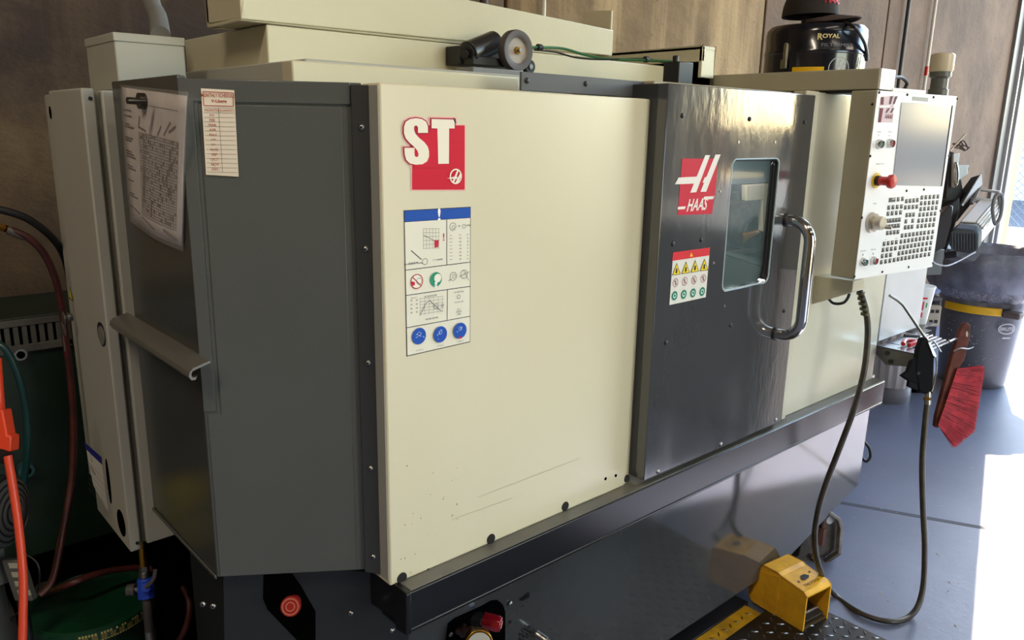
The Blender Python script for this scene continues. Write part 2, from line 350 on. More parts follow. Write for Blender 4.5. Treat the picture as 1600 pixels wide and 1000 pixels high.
# outside
fe = thing('chain_link_fence', (14.5, 5, 0), 'chain-link fence seen in the strip of daylight beside the door track', 'fence')
for k in range(4):
    build('post', MB().cyl((14.5, 3.2+k*2.4, 0), (14.5, 3.2+k*2.4, 2.6), .035, mt=GL, n=12), fe)
build('rail', MB().cyl((14.5, 3.2, 2.55), (14.5, 10.4, 2.55), .025, mt=GL, n=10), fe)
wm = MB(); WIRE = mat('fence_wire', '6d7688', .5, metal=.3)
for k in range(-22, 60):
    y0 = 3.2+k*.12
    for sgn in (1, -1):
        a0, a1 = (y0, y0+2.5) if sgn == 1 else (y0+2.5, y0)
        pa, pb = Vector((14.5, a0, .05)), Vector((14.5, a1, 2.55))
        t0, t1 = 0, 1; d = pb-pa
        for lim in (3.2, 10.4):
            if (pa.y-lim)*(pb.y-lim) < 0:
                tt = (lim-pa.y)/d.y
                inside_a = 3.2 <= pa.y <= 10.4
                if (lim == 3.2) == (d.y > 0): t0 = max(t0, tt)
                else: t1 = min(t1, tt)
        if max(pa.y, pb.y) <= 3.2 or min(pa.y, pb.y) >= 10.4: continue
        A, B = pa+d*t0, pa+d*t1
        if (B-A).length > .05: wm.cyl(A, B, .006, mt=WIRE, n=4, caps=False)
build('mesh_wire', wm, fe, kind='stuff')
ob = thing('building', (24, 12, 0), 'pale building behind the chain-link fence', 'building')
build('wall', MB().box((24, 2, 0), (26, 26, 6), mat('pale_stucco', 'd6dae2', .8, dirt='c3c8d2', dscale=2)), ob)
ow = MB().box((30, -40, 0), (30.4, -1, 1.9), mat('added_wall_dark', '3f3b36', .9)); tag(build('wall_added_dark', ow), kind='structure')  # unseen low wall added to darken the door's reflection below the sky
wk = thing('added_machine', (5.1, -.75, 0), 'added dark low machine beyond the right picture edge, mirrored in the glossy door', 'machine')
build('body', MB().box((3.5, -1.4, .1), (6.9, .26, 1.08), mat('neighbour_dark', '2c2d30', .5)), wk, .02)  # unseen block added so the lower door mirrors something dark
build('plinth', MB().box((3.6, -1.3, 0), (6.8, .2, .1), mat('neighbour_black', '151515', .7)), wk)
build('top_deck', MB().box((3.46, -1.44, 1.08), (6.94, .30, 1.12), mat('neighbour_top', '3c3c3a', .5)), wk, .005)
# unseen lamps overhead, added to light the interior
lm = mat('lamp_housing', 'd8d8d4', .5); em = bpy.data.materials.new('lamp_tube'); em.use_nodes = True
em.node_tree.nodes['Principled BSDF'].inputs['Emission Color'].default_value = (1, .95, .85, 1); em.node_tree.nodes['Principled BSDF'].inputs['Emission Strength'].default_value = 5
for i, (lx, ly) in enumerate(LAMP_POS):
    t = thing('added_ceiling_light', (lx, ly, 5.0), 'added white fluorescent fitting hanging '+['in front of the lathe door', 'above the added machine', 'far behind the camera', 'far back beside the sunlit opening', 'over the left end of the lathe'][i], 'ceiling light', 'added fluorescent fittings on the ceiling')
    build('housing', MB().box((lx-1.2, ly-.16, 5.0), (lx+1.2, ly+.16, 5.2), lm), t, .005)
    for s_ in (-.8, .8): build('suspension_rod', MB().cyl((lx+s_, ly, 5.2), (lx+s_, ly, 6.2), .008, mt=lm, n=8), t)
    build('tube', MB().cyl((lx-1.15, ly, 4.975), (lx+1.15, ly, 4.975), .019, mt=em, n=12), t)
# ================================================================== LATHE
YP, YD = 1.14, 1.10           # white panel plane, door plane
XL = .724; ZB = .745
lathe = thing('metal_lathe', (1.7, 1.6, 0), 'large cream and charcoal enclosed metal-turning lathe filling the picture', 'lathe')
# --- base
bY = 1.19
def bp_(x, y): return ay(x, y, bY)
TILT = .022
br = bp_(1360, 640); brb = ay(1343, 757, bY+TILT*.6); bb = ay(1222, 882, bY+TILT); xr = br.x
bl = .80
lowz = bb.z
ty_ = lambda z_: bY+TILT*(br.z+.1-z_)/(br.z+.1-lowz) if z_ < br.z+.1 else bY
base = MB().prism([(bl, ty_(ZB-.02), ZB-.02), (xr, ty_(ZB-.02), ZB-.02), (brb.x, ty_(brb.z), brb.z), (bb.x, ty_(lowz), lowz), (bl, ty_(lowz), lowz)], (0, .02, 0), BASEG)
base.prism([(bl, bY+.066, ZB-.02), (xr-.03, bY+.066, ZB-.02), (xr-.03, bY+.066, brb.z+.05), (bb.x, bY+.066, lowz+.05), (bl, bY+.066, lowz+.05)], (0, .80, 0), DGREY)
# oblique base panel at the left end
ob1 = V(.50, 1.385, 0); ob2 = V(bl, bY, 0)
base.prism([(ob1.x, ob1.y, ZB+.02), (ob2.x, ob2.y, ZB-.02), (ob2.x, ob2.y, .1), (ob1.x-.03, ob1.y+.02, .1)], (.02, .03, 0), mat('base_dark_paint', '222426', .4))
base.box((.56, 1.46, .1), (bl+.01, 1.76, ZB+.01), MC['base_dark_paint'])
build('base_panel', base, lathe, .002, 'glossy charcoal sheet-metal base panel')
# pocket openings on the base (near-black slabs painting the shade of a recess)
def pocket(pts, P, N, name='opening', dep=.004):
    d = Dec(P, N); Q = [d.pt(*p) for p in pts]; m_ = MB(); m_.prism([q_+N*.0012 for q_ in Q], -N*dep, VOID)
    return build(name, m_, lathe)
pocket([(697, 1010), (701, 975), (712, 966), (752, 948), (768, 939), (778, 938), (785, 944), (789, 955), (789, 1012)], V(1, ty_(lowz), lowz), V(0, -1, -(TILT)/(br.z+.1-lowz)).normalized())
Pq = V(.5, 1.385, 0); Nq = V((ob2.y-ob1.y), -(ob2.x-ob1.x), 0).normalized()
Pq2 = V(.50, 1.385, 0)+V(.0, .0, 0)
pocket([(412, 895), (411, 935), (418, 952), (466, 1002), (493, 1002), (493, 955), (470, 915), (455, 893)], Pq2, Nq)
# leveller feet / castings under the right end
leg = thing('foot_anchor', bp_(1262, 880), 'dark cast shipping bracket with a round hole at the right foot of the lathe', 'bracket')
CAST = mat('dark_cast_iron', '4a4440', .55, dirt='35302d', dscale=14, bump=.3)
N2 = V(-.5, -.866, 0).normalized(); P2 = V(az(1268, 885, .06).x, az(1268, 885, .06).y, 0)
PB = ad(1290, 840, 3.02)
def bq(x, y, off=0): return ap(x, y, PB+N2*off, N2)
hexo = [(1263, 812), (1290, 793), (1308, 806), (1312, 820), (1309, 862), (1282, 880), (1262, 868)]
back = [bq(*p) for p in hexo]
build('back_plate', MB().prism([p-N2*.012 for p in back], -N2*.012, CAST), leg, .002)
for i in (1, 2, 3, 4, 5):
    a0, a1 = back[i], back[(i+1) % 7]
    n_ = (a1-a0).cross(N2).normalized()*.012
    if n_.dot((sum(back, Vector())/7)-a0) < 0: n_ = -n_
    build('flange', MB().prism([a0, a1, a1+n_, a0+n_], N2*.035-N2*.012, mat('pale_cast_edge', '8a8580', .5, dirt='6b655f', dscale=20) if i in (1, 2, 3) else CAST), leg, .002)  # top and right flanges drawn paler than the others
hc = bq(1298, 813); build('hole_daylight_disc', MB().cyl(hc-N2*.002, hc-N2*.0115, .017, mt=mat('hole_daylight_paint', 'b6bac4', .5), n=20), leg, label='pale disc painted as the floor seen through the bolt hole')  # painted pale disc stands for the daylit floor behind the hole
bc = bq(1282, 850); build('bolt', MB().cyl(bc, bc+Z*.07, .016, mt=mat('rusty_bolt', '5b3a33', .6, bump=.2), n=6).cyl(bc+Z*.05, bc+Z*.11, .010, mt=MC['rusty_bolt'], n=16), leg)
fb = MB(); q1, q2, q3, q4 = bq(1262, 815, -.0), bq(1268, 870), bq(1282, 880), bq(1250, 886)
fb.prism([bq(1263, 812), bq(1268, 884), bq(1225, 884), bq(1248, 868), bq(1256, 830)], -N2*.12, CAST)
build('casting', fb, leg, .003)
pc = bq(1262, 884)-N2*.05; pc.z = 0
build('foot_pad', MB().rev([(.0, .0), (.05, 0), (.05, .02), (.018, .03), (.018, max(.05, bq(1262, 884).z)), (0, max(.05, bq(1262, 884).z))], pc, Z, mat('foot_dark', '1d1c20', .5), 24), leg)
WL['metal_lathe'] = V(lathe.location)
# left rear feet, dark
for (fx, fy) in ((.95, 1.5), (2.4, 1.9), (.95, 1.95), (1.8, 1.5)):
    build('levelling_foot', MB().rev([(0, 0), (.05, 0), (.05, .02), (.02, .03), (.02, .2), (0, .2)], (fx, fy, 0), Z, CAST, 20), lathe)
# --- ledge (drip rail) with its left return
xle = .734; xre = ay(1383, 598, YD).x
led = MB()
led.prism([(xle, YD, .747), (xle, YD, .668), (xle, YD+.02, .668), (xle, YD+.02, .73), (xle, YD+.045, .742), (xle, YD+.06, .747)], (xre-xle, 0, 0), LEDGE)
led.box((xle, YD+.0, .66), (xre, bY+.0, .669), LEDGE)
lz = ax(616, 967, xle); 
led.prism([(xle-.001, YD-.0005, .747), (xle-.001, YD-.0005, .658), (xle-.001, 1.138, .652), (xle-.001, 1.143, .672), (xle-.001, 1.229, .662), (xle-.001, 1.229, .757)], (.012, 0, 0), LEDGE)
build('drip_ledge', led, lathe, .0025, 'black ledge running under the front panels')
build('ledge_top', MB().box((xle+.012, YD+.004, .745), (xre, 1.2, .7485), mat('ledge_top_lighter', '6d6a60', .4, dirt='54524a', dscale=6)), lathe, .001)  # ledge top drawn lighter than its front
# --- white front panel
XR = 1.437; ZT = 1.670; ZF = .748
fp = MB(); fp.prism([(XL, YP+.045, 0), (XL, YP+.006, 0), (XL+.006, YP, 0), (XR-.035, YP, 0), (XR, YP+.012, 0), (XR, YP+.045, 0)], (0, 0, 0), BEIGE)
fp = MB().prism([(XL, YP+.06, ZF), (XL, YP, ZF), (XR-.035, YP, ZF), (XR, YP+.010, ZF), (XR, YP+.06, ZF)], (0, 0, ZT-ZF), BEIGE)
panel = build('front_panel', fp, lathe, .004, 'large cream painted steel front panel', seg=3)
rs = MB().box((XL-.0015, YP+.004, ZF+.01), (XL+.001, YP+.058, ZT-.004), mat('return_shade_grey', '9c9d94', .4)); build('return_shade', rs, lathe)  # thin grey overlay paints the shade on the left-facing return
for (px, py, r) in [(628, 903, .0125), (767, 842, .0125), (883, 791, .0125), (980, 748, .010)]:
    c = ay(px, py, YP); build('hole_plug', MB().cyl(c+V(0, .002, 0), c+V(0, -.0016, 0), r, r*.85, BLACK if px > 1 else BLACK, 20), panel)
for (px, py) in [(962, 743), (946, 748)]:
    c = ay(px, py, YP); build('small_hole', MB().cyl(c, c+V(0, -.001, 0), .004, mt=VOID, n=12), panel)
# paint chips
sc = Dec(V(0, YP, 0), NY)
random.seed(3)
for k in range(26):
    px, py = random.uniform(620, 720), random.uniform(720, 900)
    c = sc.pt(px, py); r = random.uniform(.0006, .0018); sc.P3([c+sc.U*r*math.cos(t)*random.uniform(.5, 1.4)+sc.W*r*math.sin(t)*random.uniform(.6, 2) for t in (0, 1.2, 2.5, 3.8, 5)], '8b8468')
sc.pp([(668, 888), (670, 888), (668.5, 902), (665, 906)], '2a2724')
sc.line(sc.pt(746, 777), sc.pt(905, 716), .0009, 'b3ac8e'); sc.line(sc.pt(705, 812), sc.pt(800, 778), .0009, 'b3ac8e')
build('paint_chips', sc, panel, kind='stuff')
# ST decal
d = Dec(V(0, YP, 0), NY, (580, 160), 6.25)
PINK, CRIM, CREAM = 'e9b3ab', 'c9152f', 'ece3cf'
def rrect(x0, y0, x1, y1, r): 
    out = []
    for cx, cy, a0 in ((x1-r, y0+r, -90), (x1-r, y1-r, 0), (x0+r, y1-r, 90), (x0+r, y0+r, 180)):
        for k in range(5): a_ = math.radians(a0+k*22.5); out.append((cx+r*math.cos(a_), cy+r*math.sin(a_)))
    return out
S = [(498, 300), (498, 238), (478, 203), (430, 187), (384, 203), (362, 250), (362, 300), (385, 345), (432, 392), (480, 445), (505, 500), (500, 540), (478, 563), (436, 570), (393, 556), (368, 520), (366, 440)]
mpx = (d.pt(600, 0)-d.pt(500, 0)).length/100
def Tpts(g): return [(583-g, 162-g), (808+g, 168-g), (808+g, 254+g), (754+g, 254+g), (752+g, 598+g), (648-g, 600+g), (640-g, 254+g), (583-g, 252+g)]
SO = [(450, 297), (548, 297), (547, 235), (530, 190), (490, 163), (430, 153), (372, 163), (330, 190), (313, 240), (313, 300), (330, 350), (365, 392), (412, 432), (445, 470), (456, 505), (452, 528), (436, 534), (420, 525), (416, 500), (416, 443), (318, 443), (320, 505), (335, 560), (370, 595), (430, 608), (495, 603), (540, 575), (558, 530), (558, 475), (545, 430), (510, 385), (460, 345), (425, 305), (412, 270), (412, 240), (425, 225), (440, 228), (450, 245)]
def grow(P, g):
    out = []; n = len(P)
    for i in range(n):
        a, b, c = Vector(P[i-1]), Vector(P[i]), Vector(P[(i+1) % n]); e1 = (b-a).normalized(); e2 = (c-b).normalized()
        n1 = Vector((e1.y, -e1.x)); n2 = Vector((e2.y, -e2.x)); m_ = (n1+n2); m_ = m_/max(.6, m_.length_squared/2) if m_.length > .2 else n1; out.append(tuple(b-m_*g*-SGN))
    return out
SGN = 1 if sum(SO[i-1][0]*SO[i][1]-SO[i][0]*SO[i-1][1] for i in range(len(SO))) > 0 else -1
hull_in = [(412, 225), (450, 225), (450, 300), (560, 420), (560, 500), (450, 540), (412, 540), (318, 443), (318, 430), (380, 400), (313, 300), (330, 200)]
d.pp(rrect(384, 214, 920, 862, 12), PINK); d.pp(grow(SO, 22), PINK); d.pp(Tpts(26), PINK)
d.up().pp(rrect(397, 224, 910, 852, 10), CRIM); d.up().pp(grow(SO, 11), 'a8233a'); d.pp(Tpts(13), 'a8233a')
d.up().pp([(400, 330), (560, 300), (560, 260), (760, 260), (905, 240), (905, 600), (700, 640), (430, 640), (400, 600)], CRIM)
d.up().pp(SO, CREAM); d.pp(Tpts(0), CREAM)
oc = d.pt(820, 722); d.circ(oc, .0138, .0026, CREAM)
for po in ([(835, 655), (850, 660), (805, 780), (785, 778)], [(862, 690), (880, 700), (838, 790), (815, 785)], [(735, 742), (800, 725), (838, 728), (830, 748)]): d.pp(po, CREAM)
d.pp([(790, 148), (815, 160), (825, 200), (812, 210), (800, 175)], '4a2a28')
build('series_decal', d, panel, label='red and white sticker with the letters ST')
# safety sheet decal
d = Dec(V(0, YP, 0), NY, (600, 300), 3.704)
DK = '2b2f33'
d.pp([(113, 106), (501, 85), (498, 868), (130, 952)], DK)
d.up().pp([(118, 175), (497, 150), (495, 864), (134, 946)], 'e4dfcc'); d.pp([(117, 110), (498, 89), (498, 148), (118, 172)], '1c4fa6')
d.up().text('!', d.pt(317, 130), .022, 'f2f0ea', .02, 1.3)
for a_, b_ in (((122, 452), (497, 405)), ((126, 598), (497, 545)), ((130, 785), (497, 718))): d.line(d.pt(*a_), d.pt(*b_), .0013, DK)
d.line(d.pt(361, 160), d.pt(361, 420), .0013, DK); d.line(d.pt(365, 566), d.pt(363, 742), .0013, DK)
for k in range(6):
    d.line(d.pt(225+k*18, 210), d.pt(225+k*18, 330), .0005, '777777'); d.line(d.pt(225, 212+k*23), d.pt(318, 212+k*22), .0005, '777777')
d.pp([(290, 280), (314, 276), (312, 318), (290, 321)], 'c3203f'); d.line(d.pt(225, 248), d.pt(290, 282), .0008, DK)
d.text('!', d.pt(343, 260), .014, 'b02030', .02); d.line(d.pt(155, 338), d.pt(215, 390), .0016, '555555')
d.circ(d.pt(235, 402), .006, .0008, '555555'); d.text('20% Breakdown Chucking', d.pt(168, 415), .0035, DK); d.text('Breakdown', d.pt(168, 408), .003, DK); d.text('1 = available', d.pt(308, 390), .0032, DK)
d.circ(d.pt(396, 200), .0075, .0009, '555555'); d.circ(d.pt(398, 204), .0035, .0008, '555555'); d.circ(d.pt(460, 198), .004, .0008, '555555'); d.text('max', d.pt(487, 192), .003, DK); d.text('or', d.pt(433, 197), .003, DK)
for k in range(8):
    for (cx, w_) in ((385, '8 rpm'), (438, '100'), (482, '25')): d.text(w_ if k else ['in', 'ksi', 'kg/cm'][(cx > 400)+(cx > 450)], d.pt(cx, 250-((cx-385)*.05)+k*20), .0026, '3b3b3b')
# prohibition, green mandatory, chucks
c = d.pt(187, 517); d.disc(c, .0135, 'ece6d6'); d.up().circ(c, .0135, .0016, 'b02535'); d.line(c+d.U*-.009+d.W*.009, c+d.U*.009-d.W*.009, .0016, 'b02535'); d.pp([(152, 515), (175, 520), (175, 538), (155, 545)], 'c3203f'); d.circ(d.pt(200, 515), .006, .0007, '666666')
c = d.pt(297, 505); d.disc(c, .0135, '2e8f6d'); d.up().disc(c+d.U*.004+d.W*.002, .008, 'ece6d6'); d.pp([(290, 520), (304, 518), (302, 556), (290, 556)], 'f2f0ea'); d.text('!', d.pt(296, 540), .006, '2e8f6d', .02)
d.circ(d.pt(398, 487), .008, .0008, '555555'); d.circ(d.pt(402, 487), .004, .0007, '555555'); d.circ(d.pt(460, 475), .0085, .0008, '555555'); d.line(d.pt(432, 490), d.pt(490, 460), .0008, '555555'); d.line(d.pt(455, 450), d.pt(488, 510), .0008, '555555'); d.line(d.pt(370, 515), d.pt(385, 500), .001, '555555')
for k in range(6):
    d.line(d.pt(205+k*26, 612-k*2), d.pt(205+k*26, 716-k*5), .0005, '888888'); d.line(d.pt(203, 616+k*18), d.pt(340, 602+k*17), .0005, '888888')
d.stroke([d.pt(205, 712), d.pt(240, 640), d.pt(262, 628), d.pt(330, 690)], .0009, DK, 1)
d.text('10 20 40 60 80', d.pt(265, 600), .0032, DK); d.text('100 200 300 400', d.pt(272, 730), .003, DK); d.text('kg/cm  psi', d.pt(168, 612), .0028, DK)
for k in range(4): d.text('00', d.pt(155, 628+k*23), .0028, DK); d.text('00', d.pt(186, 624+k*23), .0028, DK)
d.circ(d.pt(298, 660), .005, .0007, '555555'); d.circ(d.pt(335, 655), .003, .0007, '555555')
for (y_, t_) in ((577, '21 40 47 06'), (635, 'max rpm chuck'), (675, 'ex 1'), (690, '6775/2'), (705, 'cm')): d.text(t_, d.pt(430, y_), .0032, DK)
d.circ(d.pt(428, 605), .004, .0008, '555555')
for (cx, cy) in ((198, 832), (320, 822), (433, 800)):
    d.up().disc(d.pt(cx, cy), .0155, '1d50ad'); d.up(); c = d.pt(cx, cy)
    for k in range(5):
        a0 = c+d.U*random.uniform(-.009, .009)+d.W*random.uniform(-.008, .008); d.line(a0, a0+d.U*random.uniform(-.006, .006)+d.W*random.uniform(-.005, .005), .0013, 'a8c0e4')
    d.circ(c+d.W*.004, .004, .0008, 'a8c0e4')
d.text('27 1057-16', d.pt(198, 912), .0024, DK); d.text('27 1372 16', d.pt(318, 886), .0024, DK); d.text('27 9405-16', d.pt(432, 862), .0024, DK)
d.pp([(425, 835), (440, 832), (440, 845), (425, 846)], 'c3203f')
build('safety_decal', d, panel, label='tall safety chart with a blue header and three blue discs')
# --- left corner: side face and oblique face
zt = ZT+.001
YS1 = 1.725; S0 = V(.48, YS1, 0); S1 = V(.48, 1.362, 0); S2 = V(.708, 1.205, 0); S3 = V(XL, YP+.055, 0)
obd = (S2-S1).normalized(); obn = V(obd.y, -obd.x, 0); LO = .76
SIDEM = mat('charcoal_side_face', '404342', .22, spec=.6)
side = MB().prism([(S0.x, S0.y, LO), (S1.x, S1.y, LO), (S1.x+.02, S1.y+.02, LO), (S0.x+.02, S0.y, LO)], (0, 0, zt+.006-LO), SIDEM)
side.prism([(S0.x, S0.y, LO-.004), (S1.x, S1.y, LO-.004), (S1.x, S1.y, LO+.004), (S0.x, S0.y, LO+.004)], (-.004, 0, 0), DGREY)
side.box((S0.x+.019, S1.y+.05, LO), (XL, YS1, zt), DGREY)
sp = build('side_panel', side, lathe, .002, 'charcoal left side panel')
obm = MB().prism([S1+Z*LO, S2+Z*LO, S3+Z*LO, (XL+.003, 1.3, LO), (S1.x+.03, 1.42, LO)], (0, 0, zt-LO), DGREY)
op = build('corner_panel', obm, lathe, .002, 'charcoal angled corner panel')
fr = MB(); n_ = obn*.004; L_ = (S2-S1).length
zn = ap(340, 642, S1, obn).z
P_ = lambda t, z_: S1+obd*t+Z*z_
fr.prism([P_(0, zt), P_(0, zn), P_(.022, zn), P_(.022, zt-.036), P_(L_, zt-.036), P_(L_, zt)], n_, DGREY)
build('corner_trim', fr, lathe, .0015, 'raised charcoal frame strip along the corner and top')
lowp = MB().prism([P_(.006, zn-.006), P_(.006, LO+.002), P_(L_-.015, LO+.002), P_(L_-.015, zt-.04), P_(.030, zt-.04), P_(.030, zn-.006)], obn*.0022, DGREY)
build('inset_sheet', lowp, lathe, .001)
fl_ = MB().prism([(S2.x, S2.y, LO), (S2.x-.004, S2.y-.008, LO), (XL-.001, YP+.030, LO), (XL-.001, YP+.06, LO)], (0, 0, zt-LO-.004), mat('charcoal_flange', '3a3c3d', .35))
build('flange_strip', fl_, lathe, .001)
scr = bpy.data.meshes.new('screw'); _m = MB().rev([(0, .004), (.003, .0038), (.0055, .002), (.006, 0)], (0, 0, 0), Z, STEEL, 14).cyl((0, 0, .0037), (0, 0, .0042), .002, mt=BLACK, n=6)
scr.from_pydata(_m.v, [], _m.f); [scr.materials.append(x) for x in _m.mats]; scr.polygons.foreach_set('material_index', _m.mi); scr.polygons.foreach_set('use_smooth', _m.sm)
scd = scr.copy(); scd.materials[0] = BLACK
FN = V(-.75, -.66, 0).normalized(); FM = (V(S2.x-.004, S2.y-.008, 0)+V(XL-.001, YP+.030, 0))/2
def rot_to(n): return n.to_track_quat('Z', 'Y').to_euler()
for (px, py) in [(565, 199), (571, 389), (575, 567), (579, 732), (583, 870)]:
    p = ap(px, py, FM, FN); inst('screw', scr, p, lathe, rot_to(FN))
for (px, py) in [(613, 985), (704, 991), (797, 943)]:
    _n = V(0, -1, -(TILT)/(br.z+.1-lowz)).normalized(); inst('screw', scr, ap(px, py, V(1, ty_(lowz), lowz), _n), lathe, rot_to(_n))
for (px, py) in [(333, 947), (317, 944), (548, 958)]:
    inst('screw', scr, ap(px, py, S1-V(0, -.02, 0), obn), lathe, rot_to(obn))
# base details: arrow slot, fan-shaped grille, small slots
BN = V(0, -1, -(TILT)/(br.z+.1-lowz)).normalized(); BP = V(1, ty_(lowz), lowz)
d = Dec(BP, BN)
d.pp([(811, 937), (817, 934), (827, 925), (827, 933), (816, 939)], '060606'); d.pp([(795, 972), (798, 969), (799, 972), (796, 975)], '060606'); d.disc(d.pt(817, 947), .002, '060606'); d.disc(d.pt(825, 942), .0015, '060606')
c = d.pt(820, 989)
for k in range(8):
    a0 = k*math.pi/4; u_ = d.U*math.cos(a0)+d.W*math.sin(a0)
    d.line(c+u_*.006, c+u_*.013, .0028, '060606')
    a1 = a0+.35; u2 = d.U*math.cos(a1)+d.W*math.sin(a1); a2_ = a0+.75; u3 = d.U*math.cos(a2_)+d.W*math.sin(a2_)
    d.line(c+u2*.018, c+u3*.018, .003, '060606')
build('vent_slots', d, lathe, kind='stuff')
# regulators in the pocket
def knob(name, c, ax_, r, h, m_, lab, ribs=0):
    t = MB().rev([(0, 0), (r, 0), (r, h*.8), (r*.85, h), (0, h)], c, ax_, m_, 8 if ribs else 28); return build(name, t, lathe, .0015, lab)
dir1 = V(.55, -.8, -.1).normalized(); c1 = ay(745, 966, bY+.005)
rg = MB().cyl(c1-dir1*.03, c1+dir1*.01, .016, mt=BLACK, n=20).cyl(c1+dir1*.01, c1+dir1*.018, .012, mt=STEEL, n=20); build('regulator_neck', rg, lathe)
knob('regulator_knob', c1+dir1*.015, dir1, .019, .042, mat('ruby_knob', '7a0c18', .15, coat=.4), 'ruby red eight-sided regulator knob', 1)
e1 = c1+dir1*.0575; d = Dec(e1, dir1); d.disc(e1+V(0, 0, 0), .009, 'e08a86'); d.up().circ(e1, .005, .0012, '9a2a30'); build('knob_badge', d, lathe)
c2 = ay(715, 983, bY+.01); build('coupling', MB().cyl(c2-dir1*.02, c2+dir1*.045, .012, .012, mat('oily_coupling', '3c2320', .4), 20).cyl(c2+dir1*.01, c2+dir1*.016, .015, mt=MC['oily_coupling'], n=20).cyl(c2+dir1*.028, c2+dir1*.034, .015, mt=MC['oily_coupling'], n=20), lathe)
c3 = ad(748, 1005, (c2-CP).dot(Fv)-.06); gd = V(-.5, -.75, .35).normalized()
build('pressure_gauge', MB().cyl(c3+gd*-.02, c3+gd*.012, .030, mt=BRASS, n=32).cyl(c3+gd*.012, c3+gd*.014, .025, mt=mat('gauge_face', 'a8a8a0', .3), n=32), lathe, .002, 'brass-rimmed pressure gauge')
c4 = ay(838, 990, bY); build('quick_coupler', MB().cyl(c4, c4+V(.3, -1, -.3).normalized()*.03, .009, mt=STEEL, n=16).cyl(c4+V(.3, -1, -.3).normalized()*.03, c4+V(.3, -1, -.3).normalized()*.05, .006, mt=STEEL, n=16), lathe)
# red push button in the oblique pocket
c5 = ap(456, 945, S1, obn)+V(.02, .03, 0)*0; u5 = V(-.55, -.75, .36).normalized()
RB = mat('dull_red_button', '8e211a', .7, spec=.15)
build('red_button', MB().cyl(c5-u5*.03, c5+u5*.004, .013, mt=RB, n=24).cyl(c5+u5*.004, c5+u5*.016, .019, mt=RB, n=28), lathe, .001, 'red push-button under the angled corner')
ci = c5+u5*.0162; d = Dec(ci, u5); d.circ(ci, .016, .002, 'b0705e'); d.circ(ci, .009, .0018, 'b0705e'); build('button_ring', d, lathe)
# --- enclosure behind panels
EN = MB()
EN.box((XL+.003, YP+.06, ZB), (1.47, 2.1, 1.66), DGREY); EN.box((2.085, YP+.03, ZB), (xre-.02, YP+.05, 1.66), DGREY).box((2.70, YP+.05, ZB), (xre-.02, 2.1, 1.66), DGREY).box((2.085, YP+.05, ZB-.0), (2.70, 2.1, ZB+.06), DGREY).box((2.085, YP+.05, 1.62), (2.70, 2.1, 1.66), DGREY).box((2.085, 2.0, ZB), (2.70, 2.1, 1.66), DGREY)
INT = mat('stained_interior', '8f9a98', .5, dirt='5e6a68', dscale=7, bump=.2)
EN.box((1.47, 2.0, ZB), (2.085, 2.1, 1.66), INT); EN.box((1.47, YP+.06, 1.62), (2.085, 2.1, 1.66), OFFW); EN.box((1.47, YP+.06, ZB), (2.085, 2.1, ZB+.06), OFFW)
EN.box((1.468, YP+.05, ZB), (1.474, 2.05, 1.66), INT).box((2.694, YP+.05, ZB), (2.70, 2.05, 1.66), INT)
build('enclosure', EN, lathe, 0, 'inner sheet-metal enclosure')
pan = MB().prism([ay(1120, 395, 1.25), ay(1215, 425, 1.25), ay(1215, 470, 1.25), ay(1120, 470, 1.25)], (0, .01, 0), mat('pale_teal_sheet', '9fb4b4', .35, metal=.3))
pan.prism([ay(1120, 395, 1.25), ay(1215, 425, 1.25), ay(1215, 405, 1.7), ay(1140, 385, 1.7)], (0, 0, .004), mat('wet_dark_pan', '3e4a4c', .2))
build('chip_pan', pan, lathe)
build('cream_reflection', MB().prism([ay(1166, 290, 1.40), ay(1213, 287, 1.40), ay(1208, 362, 1.40), ay(1192, 362, 1.40), ay(1192, 312, 1.40), ay(1166, 314, 1.40)], (.02, .03, 0), mat('reflection_cream', 'd8cdb0', .4)), lathe, .002)  # cream shape painted as the bright reflection in the window
build('brown_reflection', MB().prism([ay(1144, 315, 1.50), ay(1194, 312, 1.50), ay(1190, 372, 1.50), ay(1142, 378, 1.50)], (.03, .05, 0), mat('reflection_brown', '6b5848', .35, metal=.4, dirt='3a2f28', dscale=30)), lathe, .003)  # brown shape imitates the dark middle of the window reflection
build('orange_highlight', MB().cyl(ay(1160, 372, 1.45), ay(1185, 362, 1.42), .02, .006, mat('highlight_orange', 'c98a4a', .25, metal=.8), 20), lathe)  # orange cone painted as a warm highlight in the window
build('inner_rail', MB().cyl(ay(1134, 396, 1.35), ay(1200, 388, 1.5), .008, mt=STEEL, n=12).cyl(ay(1150, 300, 1.6), ay(1150, 380, 1.6), .012, mt=STEEL, n=12), lathe)
build('sky_reflection', MB().prism([ay(1146, 252, 1.5), ay(1206, 252, 1.5), ay(1204, 284, 1.5), ay(1144, 288, 1.5)], (0, .01, 0), mat('reflection_pale_blue', '9db3bb', .3)), lathe)  # pale blue sheet painted as sky reflected in the window top
# work chuck visible through the window
CH = MB().cyl((1.476, 1.62, 1.20), (1.60, 1.62, 1.20), .11, mt=STEEL, n=40).cyl((1.60, 1.62, 1.20), (1.66, 1.62, 1.20), .035, mt=BRASS, n=24)
for k in range(3):
    a_ = k*2.094+.4; CH.obox((1.615, 1.62+.06*math.cos(a_), 1.2+.06*math.sin(a_)), V(.02, 0, 0), V(0, .03*math.cos(a_), .03*math.sin(a_)), V(0, -.016*math.sin(a_), .016*math.cos(a_)), STEEL)
build('chuck', CH, lathe, .002)
build('turret', MB().cyl((1.95, 1.75, 1.15), (2.06, 1.75, 1.15), .16, mt=STEEL, n=12).box((1.93, 1.55, 1.0), (2.0, 1.6, 1.35), BLACK), lathe, .003)
